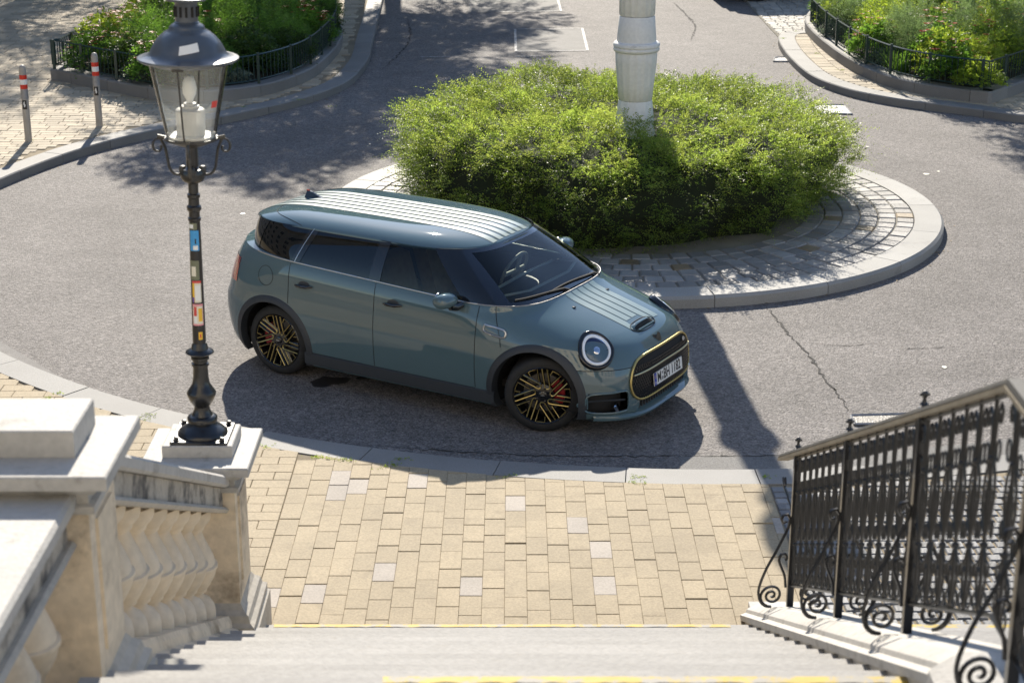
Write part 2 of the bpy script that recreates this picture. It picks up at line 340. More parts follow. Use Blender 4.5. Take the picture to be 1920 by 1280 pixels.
def flat_poly(name, pts, z, m, parent=None, kind='structure', thick=.1):
    tri = tessellate_polygon([[Vector((x, y, 0)) for x, y in pts]]); n = len(pts)
    V = [(x, y, z) for x, y in pts] + [(x, y, z - thick) for x, y in pts]
    F = []
    for t in tri:
        a, b, c = [Vector(V[i]) for i in t]
        F.append(tuple(t) if (b - a).cross(c - a).z > 0 else tuple(t)[::-1])
    F += [(i, n + i, n + (i + 1) % n, (i + 1) % n) for i in range(n)]
    mb = MB(); mb.add(V, F); o = mb.build(name, m, parent); 
    if parent is None: o['kind'] = kind
    return o
def clip(poly, px, py, nx, ny):                              # keep side where (p - P).n <= 0
    out = []
    for i in range(len(poly)):
        a, b = poly[i], poly[(i + 1) % len(poly)]; da = (a[0]-px)*nx + (a[1]-py)*ny; db = (b[0]-px)*nx + (b[1]-py)*ny
        if da <= 0: out.append(a)
        if (da < 0 < db) or (db < 0 < da):
            t = da / (da - db); out.append((a[0] + (b[0]-a[0])*t, a[1] + (b[1]-a[1])*t))
    return out
def area(p): return .5 * abs(sum(p[i][0]*p[(i+1) % len(p)][1] - p[(i+1) % len(p)][0]*p[i][1] for i in range(len(p)))) if len(p) > 2 else 0
def inside(x, y, poly):
    r = False; n = len(poly)
    for i in range(n):
        x0, y0 = poly[i]; x1, y1 = poly[(i + 1) % n]
        if (y0 > y) != (y1 > y) and x < (x1 - x0) * (y - y0) / (y1 - y0) + x0: r = not r
    return r

# ------------------------------------------------------------------ ground, kerbs, pavements
road = flat_poly('road', [(-160, -60), (160, -60), (160, 260), (-160, 260)], 0, MT['asphalt'], thick=.3)
ZP = .12
def arc(cx, cy, r, a0, a1, n=60): return [(cx + r*math.cos(R(a)), cy + r*math.sin(R(a))) for a in np.linspace(a0, a1, n)]
def kerb_run(name, P, m, width=.3, z=ZP, stone='kerb_stone', length=1.0, step=.12, gap=.004, parts=True, kind='structure', z0=-.05, ch=.015, joints=None):
    """stones along a path, road side on the right of travel"""
    root = empty(name, (0, 0, 0), kind=kind)
    L = resample(np.array(P), length); P = np.array(P)
    d = np.r_[0, np.cumsum(np.linalg.norm(np.diff(P, axis=0), axis=1))]; tot = d[-1]
    n = len(L) - 1; cuts = np.linspace(0, tot, n + 1); cuts[1:-1] += RNG.uniform(-.08, .08, n - 1) * length
    Pi = offset(P, width); Pc = offset(P, ch)
    at = lambda Q, s: np.array([np.interp(s, d, Q[:, 0]), np.interp(s, d, Q[:, 1])]).T
    for i in range(n):
        k = max(1, int((cuts[i+1] - cuts[i]) / step)); s = np.linspace(cuts[i] + gap, cuts[i + 1] - gap, k + 1)
        o, c, q = at(P, s), at(Pc, s), at(Pi, s); dz = RNG.uniform(-.003, .003); V = []
        for j in range(k + 1): V += [(*o[j], z0), (*o[j], z - ch + dz), (*c[j], z + dz), (*q[j], z + dz), (*q[j], z0)]
        F = []
        for j in range(k):
            a = j * 5; b = a + 5; F += [(a + u, b + u, b + u + 1, a + u + 1) for u in range(4)]
        F += [(0, 1, 2, 3, 4), tuple(k * 5 + u for u in (4, 3, 2, 1, 0))]
        MB().add(V, F).build(stone, m, root)
    return root
# near and left kerb: from the right, along the circle, up the left street
near = [(16, 19.6), (9, 15.6)] + arc(1.6, 21.08, 8.49, -58, -152, 40) + [(-6.55, 19.0), (-6.70, 20.4), (-6.42, 21.88), (-5.83, 23.53), (-5.03, 24.78), (-4.13, 25.81), (-3.25, 27.0), (-2.66, 28.4), (-2.47, 30.4), (-2.54, 32.75), (-2.70, 37.5), (-3.1, 48), (-3.4, 60)]
NP = smooth_path(near, .12)[::-1]          # reversed: pavement on the left of travel is needed -> travel from left street down to the right
NP = NP[::-1]
def side_fix(P, inner):                    # orient so that offset(+) is the pavement side
    i = int(np.argmin(np.linalg.norm(P - inner, axis=1))); i = min(max(i, 1), len(P)-2)
    Q = offset(P, .3); return P if np.linalg.norm(Q[i] - inner) < np.linalg.norm(P[i] - inner) else P[::-1]
NP = side_fix(NP, np.array([-9., 14.]))
kerb_run('kerb', NP, MT['kerb'], .3, ZP)
RP = smooth_path([(6.0, 33.35), (5.45, 33.55), (5.02, 33.25), (4.84, 32.5), (4.78, 30.8), (4.88, 29.0), (5.25, 27.85), (5.75, 27.15), (6.2, 26.75), (6.75, 26.35), (7.6, 25.7), (10, 24.3), (16, 21.5)], .12)
RP = side_fix(RP, np.array([9., 30.]))
kerb_run('kerb', RP, MT['kerb'], .3, ZP)
ISL = (1.40, 20.54)
IP = np.array(arc(*ISL, 3.62, 0, 360, 240)); IP = IP if np.linalg.norm(offset(IP, .3)[60] - ISL) < 3.6 else IP[::-1]
kerb_run('roundabout_kerb', IP, MT['kerb_isl'], .33, .125, length=1.25, ch=.03)
# concrete gutter strip on the left
gp_ = np.array([p for p in NP if p[0] < -1.5 and p[1] < 18.5]); go = offset(gp_, -.26 ); 
wob = np.array([-.20 - .06 * math.sin(i * .35) for i in range(len(gp_))]); gi = offset(gp_, .01)
T = np.gradient(gp_, axis=0); T /= np.linalg.norm(T, axis=1)[:, None]; go = gp_ + np.stack([-T[:, 1], T[:, 0]], 1) * (wob * np.clip((-1.5 - gp_[:, 0]) / 1.6, 0.05, 1))[:, None]
V = [(x, y, .004) for x, y in gi] + [(x, y, .004) for x, y in go]; n = len(gi)
gs = mesh_np('gutter_strip', V, [(i, i + 1, n + i + 1, n + i) for i in range(n - 1)], MT['gutter']); gs['kind'] = 'structure'
# beds of the pavements
NI = offset(NP, .29)
d_ = [tuple(p) for p in NI]
first_right = d_[0][0] > d_[-1][0]
box_near = [(-40, 60), (-40, -20), (16, -20)] if not first_right else [(16, -20), (-40, -20), (-40, 60)]
if first_right: poly = d_ + [(-40, 60), (-40, -20), (16, -20)]
else: poly = d_ + [(16, -20), (-40, -20), (-40, 60)]
pavement = flat_poly('pavement', poly, ZP - .012, MT['sand'], thick=.16)
RI = offset(RP, .29); d2 = [tuple(p) for p in RI]
poly2 = d2 + ([(40, 21.5), (40, 33.35)] if d2[-1][0] > d2[0][0] else [(40, 33.35), (40, 21.5)])
pavement2 = flat_poly('pavement', poly2, ZP - .012, MT['sand_grey'], thick=.16)
# near pavers (individual parts)
PX, PY = .1465, .272
KC, KR = (1.60, 21.09), 8.49 + .305
proto_p = MB().box((-.5*PX+.0007, -.5*PY+.0030, -.05), (.5*PX-.0007, .5*PY-.0030, 0), .002).build('paver', MT['paver'], pavement)
proto_p.location = (.06, 10.4, ZP); used = 0; npaver = 0
def paver(poly, rnd_pale=.06):
    """a paver cut to a polygon"""
    global npaver
    for _ in (0,):
        cx = sum(p[0] for p in poly)/len(poly); cy = sum(p[1] for p in poly)/len(poly)
        dx, dy = cx - KC[0], cy - KC[1]; dd = math.hypot(dx, dy); nx, ny = dx/dd, dy/dd
        # outside of the kerb circle only
        if min(math.hypot(p[0]-KC[0], p[1]-KC[1]) for p in poly) < KR:
            poly = clip(poly, KC[0] + nx*KR, KC[1] + ny*KR, -nx, -ny)
    if area(poly) < .0025: return
    npaver += 1
    m = MB(); m.prism([(p[0]-cx, p[1]-cy) for p in poly], -.05, 0, .002)
    o = m.build('paver', MT['paver_pale'] if random.random() < rnd_pale else MT['paver'], pavement)
    o.location = (cx, cy, ZP + random.uniform(-.0025, .0025)); o.rotation_euler = (random.uniform(-.006, .006), random.uniform(-.006, .006), 0)
pale_me = proto_p.data.copy(); pale_me.materials.clear(); pale_me.materials.append(MT['paver_pale'])
cols = np.arange(-1.66, 1.95, PX); SX = lambda y: 1.915
for ci, x in enumerate(cols):
    off = (ci % 2) * PY * .5 + random.uniform(-.025, .025) + (0.03 * math.sin(ci * .9))
    for rj in range(-1, 11):
        y0 = 9.78 + rj * PY + off; y1 = y0 + PY
        x0, x1 = x, x + PX
        c = (.5*(x0+x1), .5*(y0+y1))
        if y1 < 9.8 or x0 > SX(y1): continue
        if x1 > SX(y0) - .002:
            pl_ = [(x0+.0009, y0+.003), (x1-.0009, y0+.003), (x1-.0009, y1-.003), (x0+.0009, y1-.003)]; pl_ = clip(pl_, SX(10), 10, 1, 0)
            if area(pl_) > .002: paver(pl_)
            continue
        dmin = min(math.hypot(a-KC[0], b-KC[1]) for a, b in ((x0, y1), (x1, y1)))
        if dmin > KR + .004:
            o = proto_p if npaver == 0 else dup(proto_p)
            if npaver and random.random() < .045: o.data = pale_me
            npaver += 1
            o.location = (c[0], c[1], ZP + random.uniform(-.003, .0025)); o.rotation_euler = (random.gauss(0, .008), random.gauss(0, .004), 0)
        elif math.hypot(c[0]-KC[0], y0-KC[1]) > KR:
            paver([(x0+.0009, y0+.003), (x1-.0009, y0+.003), (x1-.0009, y1-.003), (x0+.0009, y1-.003)])
# left of the joint line the pavers lie crosswise
row = 0
y = 9.3
V, F = [], []
mb_far = MB()
while y < 15.4:
    xo = (row % 2) * .136 + random.uniform(-.02, .02)
    for k in range(-30, 1):
        x1 = -1.665 + k * PY + (xo if k else 0); x0 = -1.665 + (k - 1) * PY + xo
        if x1 - x0 < .04: continue
        poly = [(x0+.0016, y+.0012), (x1-.0016, y+.0012), (x1-.0016, y+PX-.0012), (x0+.0016, y+PX-.0012)]
        c = (.5*(x0+x1), y + PX/2)
        if math.hypot(c[0]-KC[0], c[1]-KC[1]) < KR - .05 or c[0] < -7: continue
        vis = (c[0] > -2.1 and y < 13.1) or (c[0] > -5.0 and y > 12.6)
        if vis and npaver < 296: paver(poly)
        else:
            dd = math.hypot(c[0]-KC[0], c[1]-KC[1])
            if min(math.hypot(p[0]-KC[0], p[1]-KC[1]) for p in poly) < KR:
                nx, ny = (c[0]-KC[0])/dd, (c[1]-KC[1])/dd; poly = clip(poly, KC[0]+nx*KR, KC[1]+ny*KR, -nx, -ny)
            if area(poly) > .002: mb_far.prism(poly, ZP - .05, ZP + random.uniform(-.002, .002), .004)
    y += PX; row += 1
# small granite setts right of the pavers
for k in range(26):
    for j in range(26):
        y0 = 9.84 + j * .105; x0 = SX(y0 + .05) + .006 + k * .105 - (j % 2) * .05 * (k > 0)
        if math.hypot(x0 + .05 - KC[0], y0 + .1 - KC[1]) < KR: continue
        mb_far.cm = 1
        mb_far.prism([(x0+.004+random.uniform(0, .008), y0+.004), (x0+.1, y0+.004+random.uniform(0, .008)), (x0+.1-random.uniform(0, .01), y0+.1), (x0+.006, y0+.1-random.uniform(0, .008))], ZP-.05, ZP+random.uniform(-.003, .003), .008)
o = mb_far.build('paver', [MT['paver'], MT['sett_shaded']], pavement); o['kind'] = 'stuff'
# far left pavement pavers as one joined piece
mb = MB(); NIl = [tuple(p) for p in NI]
left_edge = poly
row = 0; y = 19.0
inner = np.array([p for p in NI if p[1] > 17.0 and p[0] < 0]); io = np.argsort(inner[:, 1])
while y < 42:
    xe = np.interp(y + .07, inner[io, 1], inner[io, 0]) - .01
    x = xe - random.uniform(.02, .2) ; 
    while x > -13.5:
        x0 = x - PY
        mb.box((x0+.004, y+.004, ZP-.05), (x-.004, y+PX-.004, ZP+random.uniform(-.003, .002)), .005); x = x0
    mb.box((xe - .2, y+.004, ZP-.06), (xe+.004, y+PX-.004, ZP-.004), .003) if False else None
    y += PX; row += 1
o = mb.build('paver', MT['paver_far'], pavement); o['kind'] = 'stuff'
# right pavement pavers
mb = MB(); inner = np.array(d2); y = 24.0
while y < 33.2:
    sel = inner[np.abs(inner[:, 1] - y - .07) < .35]
    xs = sel[:, 0].min() if len(sel) else 5.4
    xs = np.interp(-(y + .07), -inner[::1 if inner[0,1] > inner[-1,1] else -1][:, 1], inner[::1 if inner[0,1] > inner[-1,1] else -1][:, 0])
    x = xs + .02
    while x < 12.5:
        mb.box((x+.004, y+.004, ZP-.05), (x+PY-.004, y+PX-.004, ZP+random.uniform(-.003, .002)), .005); x += PY
    y += PX
o = mb.build('paver', MT['paver_far'], pavement2); o['kind'] = 'stuff'
# pale sett parking strip at the upper right
lot = flat_poly('parking_strip', [(4.97, 33.3), (40, 33.3), (40, 52), (4.75, 52)], .012, MT['sand_grey'], thick=.05)
mb = MB(); y = 33.32
while y < 43:
    x = 4.98 - (y - 33.3) * .012 + random.uniform(0, .05)
    while x < 11:
        w = random.uniform(.15, .21); mb.box((x+.006, y+.006, -.03), (x+w-.006, y+.164, .028+random.uniform(-.004, .004)), .012); x += w
    y += .17
o = mb.build('sett', MT['sett_light'], lot); o['kind'] = 'stuff'

# road details: covers, patches, cracks
def cover(name, pts, m, label, z=.012, rim=None):
    mb = MB(); mb.prism(pts, -.03, z)
    root = mb.build(name, m); tag(root, label, 'manhole cover')
    P = [(x, y, z + .001) for x, y in pts] + [(pts[0][0], pts[0][1], z + .001)]
    fr = MB()
    for a, b in zip(P[:-1], P[1:]): fr.tube([a, b], .012, 4)
    fr.build('frame', rim or m, root)
    cx = sum(p[0] for p in pts)/4; cy = sum(p[1] for p in pts)/4
    for s in (-1, 1):
        h = MB(); h.lathe([(.022, 0), (.022, .004)], 8, (cx + s*.09, cy + .12, z)); h.build('lifting_hole', MT['matte'], root)
    return root
cover('manhole_cover', [(4.61, 26.43), (5.08, 26.36), (5.08, 27.03), (4.61, 27.07)], MT['cover'], 'pale steel cover with two lifting holes in the asphalt right of the round hedge')
cover('manhole_cover', [(4.52, 30.83), (4.85, 30.83), (4.88, 31.3), (4.6, 31.22)], MT['paint_white'], 'small whitish cover plate in the road beside the upper right kerb')
cover('manhole_cover', [(2.84, 13.78), (3.35, 13.80), (3.35, 14.02), (2.84, 13.98)], MT['cover_dark'], 'dark iron drain cover in the road behind the railing handrail', rim=MT['cover'])
cover('manhole_cover', [(-.62, 14.2), (-.38, 14.2), (-.38, 14.38), (-.62, 14.38)], MT['cover_dark'], 'small dark cover in the asphalt under the car') if False else None
def sheet(name, pts, z, m, kind='structure'):
    o = mesh_np(name, [(x, y, z) for x, y in pts], [list(range(len(pts)))], m); o['kind'] = kind; return o
sheet('road_patch', [(.07, 31.87), (1.355, 31.98), (1.35, 34.5), (.06, 34.38)], .004, MT['patch'])
sheet('road_patch', [(-.9, 36.5), (1.0, 36.7), (.95, 40.5), (-.9, 40.5)], .004, MT['patch'])
sheet('road_patch', [(.55, 32.95), (.82, 32.97), (.82, 33.3), (.55, 33.28)], .008, MT['gutter'])
def line(a, b, w, z, m, name='road_marking'):
    a = Vector((*a, 0)); b = Vector((*b, 0)); t = (b - a).normalized(); nrm = Vector((-t.y, t.x, 0)) * w / 2
    o = sheet(name, [tuple((a+nrm).xy), tuple((a-nrm).xy), tuple((b-nrm).xy), tuple((b+nrm).xy)][::-1], z, m); return o
for a, b in [((.07, 31.87), (.06, 34.38)), ((.07, 31.87), (1.355, 31.98)), ((1.355, 31.98), (1.35, 34.5)), ((.06, 34.38), (1.35, 34.5)), ((1.0, 36.7), (.95, 40)), ((-.3, 36.55), (1.0, 36.7)),
             ((-1.6, 31.3), (-1.1, 31.35)), ((.5, 31.4), (.05, 31.35))]: line(a, b, .045, .0085, MT['paint_white'])
def crack(P, w=.018, z=.005):
    P = smooth_path(P, .05)[:, :2]; k = len(P); P = P + RNG.normal(0, .012, P.shape); ww = np.abs(RNG.normal(w, w*.4, k)) * np.minimum(1, 4*np.minimum(np.arange(k), k-1-np.arange(k))/k + .15)
    A = offset(P, 1) - P; L_, R_ = P + A*ww[:, None]/2, P - A*ww[:, None]/2
    o = mesh_np('road_crack', [(*p, z) for p in L_] + [(*p, z) for p in R_], [(i, i+1, k+i+1, k+i)[::-1] for i in range(k-1)], MT['crack']); o['kind'] = 'structure'
crack([(2.50, 17.1), (2.57, 16.74), (2.62, 16.3), (2.66, 15.93), (2.75, 15.4), (2.76, 15.05), (2.83, 14.5), (2.84, 14.1)])
crack([(2.66, 15.93), (3.1, 15.8), (3.5, 15.9)], .008); crack([(3.6, 15.7), (4.1, 15.75)], .008)
crack([(4.7, 28.3), (4.0, 27.7), (3.7, 27.75)], .012); crack([(3.3, 33), (3.55, 35), (3.4, 38)], .025); crack([(-2.2, 30), (-1.9, 33), (-2.1, 36)], .02)
crack([(-1.2, 13.35), (0, 13.15), (1.2, 13.12), (2.6, 13.12)], .012)
o = mesh_np('road_patch', [(x, y, .0042) for x, y in arc(1.6, 21.08, 8.49, -92, -58, 24)] + [(x, y, .0042) for x, y in arc(1.6, 21.08, 7.98, -92, -58, 24)], [(i, i+1, 25+i, 24+i) for i in range(23)], MT['patch']); o['kind'] = 'structure'
for x, y, r in ((5.35, 22.6, .05), (5.55, 22.75, .03), (4.9, 24.2, .03), (-3.2, 20.6, .04), (3.9, 15.2, .03), (2.1, 29, .03)):
    mb = MB(); mb.prism([(x + r*random.uniform(.5, 1.2)*math.cos(a), y + r*random.uniform(.5, 1.4)*math.sin(a)) for a in np.linspace(0, 5.4, 7)], .001, .006)
    tag(mb.build('litter_scrap', MT['sticker_cream']), 'small pale scrap of litter lying on the asphalt', 'litter', 'litter scraps on the road')

def blot(name, cx, cy, rx_, ry_, m, z=.0045, seed=1):
    g = np.random.default_rng(seed); n = 28; ph = g.uniform(0, 6, 4); P = []
    for k in range(n): a = 2*math.pi*k/n; q = 1 + .18*math.sin(2*a+ph[0]) + .14*math.sin(3*a+ph[1]) + .10*math.sin(5*a+ph[2]) + .05*math.sin(9*a+ph[3]); P.append((cx + rx_*q*math.cos(a), cy + ry_*q*math.sin(a)))
    return sheet(name, P, z, m)
blot('oil_stain', -1.62, 14.83, .15, .13, MT['stain'], seed=3); blot('oil_stain', -1.33, 14.93, .05, .05, MT['stain'], seed=4)
# dry leaves and grit gathered along the kerbs
V = []; F = []; g = np.random.default_rng(77); runs = [offset(NP, -.06), offset(RP, -.07), offset(IP, -.06)]
for k in range(520):
    Q = runs[g.choice(3, p=[.45, .25, .30])]; c = Q[g.integers(0, len(Q))] + g.normal(0, .05, 2) + (g.normal(0, .5, 2) if g.uniform() < .12 else 0); s = g.uniform(.008, .024); a = g.uniform(0, 6.28); i = len(V); dz = g.uniform(.002, .01)
    if c[1] > 40 or c[1] < 9: continue
    V += [(c[0]+s*math.cos(a), c[1]+s*math.sin(a), .006), (c[0]-.5*s*math.sin(a), c[1]+.5*s*math.cos(a), .006+dz), (c[0]-s*math.cos(a), c[1]-s*math.sin(a), .006), (c[0]+.5*s*math.sin(a), c[1]-.5*s*math.cos(a), .006+dz)]; F.append((i, i+1, i+2, i+3))
tag(mesh_np('dry_leaves', V, F, MT['dry_leaf']), 'small dry leaves and grit lying along the kerbs', 'leaves', kind='stuff')
# ------------------------------------------------------------------ roundabout island
island = flat_poly('roundabout_island', arc(*ISL, 3.30, 0, 360, 90)[:-1], .105, MT['sand_grey'], thick=.2)
HC = (1.30, 21.14)
for ri in range(6):
    r1 = 3.285 - ri * .205; r0 = r1 - .195; n = int(2*math.pi*r1/.215); a0 = random.random()
    for k in range(n):
        a = 2*math.pi*(k + a0)/n; am = a + math.pi/n; cx, cy = ISL[0] + .5*(r0+r1)*math.cos(am), ISL[1] + .5*(r0+r1)*math.sin(am)
        dh = math.hypot(cx - HC[0], cy - HC[1])
        if dh < 2.30 or (math.sin(am) > .62) or (cy > 21.6 and cx < 1): 
            if not (cx < -.6 and cy < 23.3 and dh > 2.3): continue
        if -.3 < cx < 1.1 and cy < 18.2 and ri < 5 and cx < .45: continue
        g = .0075 / r0; b = a + 2*math.pi/n - g; a_ = a + g
        j = lambda: random.uniform(-.004, .004)
        poly = [(ISL[0]+(r0+j())*math.cos(a_)-cx, ISL[1]+(r0+j())*math.sin(a_)-cy), (ISL[0]+(r1+j())*math.cos(a_)-cx, ISL[1]+(r1+j())*math.sin(a_)-cy),
                (ISL[0]+(r1+j())*math.cos(b)-cx, ISL[1]+(r1+j())*math.sin(b)-cy), (ISL[0]+(r0+j())*math.cos(b)-cx, ISL[1]+(r0+j())*math.sin(b)-cy)]
        mb = MB(); mb.prism(poly, -.05, 0, .012)
        o = mb.build('sett', MT['sett_brown'] if random.random() < .04 else MT['sett'], island)
        o.location = (cx, cy, .121 + random.uniform(-.004, .004))
# column
colm = empty('stone_column', (ISL[0] + .03, ISL[1], 0), label='tall pale fluted column rising out of the round hedge', cat='column')
def fluted(prof, n=96, fl=16, depth=.012, ph=0):
    mb = MB(); V = []; F = []
    for (r, z) in prof:
        for k in range(n):
            a = 2*math.pi*k/n; f = max(0, math.cos(a*fl)) ** .5 if depth else 0
            q = r - depth * (1 - f) if depth else r; V.append((q*math.cos(a), q*math.sin(a), z))
    for i in range(len(prof)-1):
        for k in range(n): F.append((i*n+k, i*n+(k+1) % n, (i+1)*n+(k+1) % n, (i+1)*n+k))
    F += [tuple(range(n))[::-1], tuple((len(prof)-1)*n+k for k in range(n))]; mb.add(V, F); return mb
fluted([(.30, 0), (.27, .5), (.235, .95), (.198, 1.27), (.192, 1.278)], depth=.006, fl=12).build('base_drum', MT['column'], colm, 50)
fluted([(.186, 1.279), (.196, 1.29), (.215, 1.55), (.238, 1.85), (.243, 2.0), (.236, 2.01)], depth=.007).build('fluted_drum', MT['column'], colm, 50)
mb = MB(); mb.lathe([(.236, 2.005), (.258, 2.02), (.27, 2.055), (.262, 2.085), (.252, 2.095), (.268, 2.11), (.27, 2.15), (.25, 2.18), (.225, 2.19)], 48); mb.build('collar', MT['column'], colm, 40)
mb = MB(); mb.lathe([(.228, 2.186), (.222, 2.3), (.205, 2.58), (.198, 2.59)], 48); mb.build('smooth_drum', MT['column'], colm, 40)
fluted([(.19, 2.591), (.205, 2.605), (.212, 3.0), (.215, 3.4), (.205, 3.42)], depth=.007).build('fluted_drum', MT['column'], colm, 50)
mb = MB(); mb.lathe([(.2, 3.42), (.19, 4.6), (.24, 4.7), (.25, 4.8), (.16, 4.86), (.14, 5.7), (.22, 5.8), (.1, 5.86), (.1, 5.95)], 32); mb.build('shaft', MT['column'], colm, 40)
mb = MB(); mb.lathe([(.05, 5.9), (.2, 5.95), (.31, 6.1), (.34, 6.3), (.3, 6.5), (.18, 6.62), (.05, 6.66)], 24); mb.build('lamp_globe', MT['bulb'], colm, 60)

_zo = [0, 1.278, 2.005, 2.19, 2.59, 3.42, 6.66]; _zn = [0, 1.385, 1.945, 2.065, 2.353, 3.1, 6.3]
for ch in colm.children:
    co = np.empty(len(ch.data.vertices)*3, np.float32); ch.data.vertices.foreach_get('co', co); co = co.reshape(-1, 3); co[:, 2] = np.interp(co[:, 2], _zo, _zn); ch.data.vertices.foreach_set('co', co.ravel()); ch.data.update()
# hedge: a dark core wrapped in leafy sprays
def rot_from(d, up):
    """batch of frames: d (n,3) unit, returns x(side), y(d), z(normal)"""
    s = np.cross(d, up); s /= np.linalg.norm(s, axis=1)[:, None] + 1e-9; n = np.cross(s, d); return s, d, n
def sprays(P, D, length, nl, lw, ll, droop=.35, rng=RNG, flat=.9, both=True):
    """leaf sprays: base P, direction D; nl leaves along each; returns verts, quads"""
    n = len(P); L = length * rng.uniform(.6, 1.25, n); up = np.tile([0., 0., 1.], (n, 1)) + rng.normal(0, .35, (n, 3))
    s, d, nn = rot_from(D, up); V = []
    for k in range(nl):
        t = (k + .6) / nl; c = P + d*(L*t)[:, None]; c[:, 2] -= droop * L * t * t
        side = (1 if k % 2 else -1)
        ang = rng.uniform(.6, 1.25, n)[:, None]; ax = d*np.cos(ang) + s*np.sin(ang)*side; ax = ax + nn*rng.normal(.05, .30, (n, 1))
        ax /= np.linalg.norm(ax, axis=1)[:, None]; w = np.cross(ax, nn + rng.normal(0, .35, (n, 3))); w /= np.linalg.norm(w, axis=1)[:, None]
        l = (ll * rng.uniform(.7, 1.25, n) * (1 - .35*t))[:, None]; ww = (lw * rng.uniform(.8, 1.2, n) * (1 - .3*t))[:, None]
        V.append(np.stack([c, c + ax*l*.5 + w*ww*.5, c + ax*l, c + ax*l*.5 - w*ww*.5], 1))
    V = np.concatenate(V).reshape(-1, 3); F = np.arange(len(V)).reshape(-1, 4); return V, F
hedge = empty('hedge', (*HC, .1), label='round clipped leafy hedge planted in the middle of the roundabout', cat='hedge')
def hedge_r(a, z): 
    return (2.57 + .10*np.sin(a*3 + .5) + .09*np.sin(a*7+1.) + .06*np.sin(a*13)) * (np.interp(z, [0, .15, .45, .75, .95, 1.06], [.95, .985, 1.05, 1.02, .90, .6]))
def hedge_top(x, y): return 1.10 + .07*np.sin(x*2.1+.4)*np.cos(y*1.7) + .06*np.sin(x*4.3+y*3.1) + .04*np.sin(x*7.3-y*6.1) - .03*(x**2 + y**2)/6
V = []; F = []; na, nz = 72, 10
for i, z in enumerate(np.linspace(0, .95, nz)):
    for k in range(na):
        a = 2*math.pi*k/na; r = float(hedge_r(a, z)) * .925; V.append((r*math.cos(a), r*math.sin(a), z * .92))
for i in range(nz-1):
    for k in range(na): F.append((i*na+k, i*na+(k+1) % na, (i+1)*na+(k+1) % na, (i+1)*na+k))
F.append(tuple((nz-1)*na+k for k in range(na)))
MB().add(V, F).build('shade_core', MT['hedge_core'], hedge)  # near-black shell added: the hedge's inner shade is put into its colour
def hedge_points(n, top, per=16):
    """sprays gathered into plumes: each plume has a centre, a height and a lean of its own"""
    m = max(1, n // per); k = np.repeat(np.arange(m), per); n = len(k); j = lambda s: RNG.normal(0, s, n)
    if top:
        r = np.sqrt(RNG.uniform(0, 1, m)) * 2.60; a = RNG.uniform(0, 2*np.pi, m); cx, cy_ = r*np.cos(a), r*np.sin(a); dz = RNG.uniform(-.13, .05, m)
        hd = a + RNG.normal(0, .9, m); lean = np.stack([np.cos(hd)*.55, np.sin(hd)*.55, RNG.uniform(.35, .9, m)], 1)
        t = np.tile(np.linspace(0, 1, per), m); x, y = cx[k] + j(.05) + lean[k, 0]*t*.22, cy_[k] + j(.05) + lean[k, 1]*t*.22; rr = np.hypot(x, y)/2.56
        z = hedge_top(x, y) * (1 - .30*np.clip(rr - .62, 0, 1)**1.5*2.0) + dz[k] + t*lean[k, 2]*.10 + RNG.uniform(-.07, .0, n)
        aa = np.arctan2(y, x); D = lean[k] + np.stack([np.cos(aa)*rr*.35, np.sin(aa)*rr*.35, np.zeros(n)], 1) + RNG.normal(0, .30, (n, 3))
    else:
        a0 = RNG.uniform(-np.pi, np.pi, m); z0 = RNG.uniform(.04, .95, m); d0 = RNG.uniform(.90, 1.035, m); a = a0[k] + j(.022); z = np.clip(z0[k] + j(.045), .01, 1.02)
        r = hedge_r(a, z) * d0[k] * RNG.uniform(.975, 1.0, n); x, y = r*np.cos(a), r*np.sin(a); tw = RNG.normal(0, .5, m); up = RNG.uniform(.0, .6, m)
        D = np.stack([np.cos(a + tw[k]), np.sin(a + tw[k]), up[k]], 1) + RNG.normal(0, .28, (n, 3))
    D /= np.linalg.norm(D, axis=1)[:, None]; return np.stack([x, y, z], 1), D
def clear_col(P, D):
    k = np.hypot(P[:, 0] + HC[0] - ISL[0] - .03, P[:, 1] + HC[1] - ISL[1]) > .30; return P[k], D[k]
Vs, Fs, Mi, b = [], [], [], 0
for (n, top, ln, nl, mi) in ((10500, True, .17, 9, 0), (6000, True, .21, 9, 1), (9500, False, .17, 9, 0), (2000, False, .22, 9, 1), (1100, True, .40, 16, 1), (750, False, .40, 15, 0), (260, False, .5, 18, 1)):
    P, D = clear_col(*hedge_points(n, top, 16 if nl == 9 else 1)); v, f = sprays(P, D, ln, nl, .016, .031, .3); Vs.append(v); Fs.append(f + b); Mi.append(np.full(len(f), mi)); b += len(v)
mesh_np('foliage', np.concatenate(Vs), np.concatenate(Fs), [MT['hedge'], MT['hedge_tip']], hedge, mi=np.concatenate(Mi))
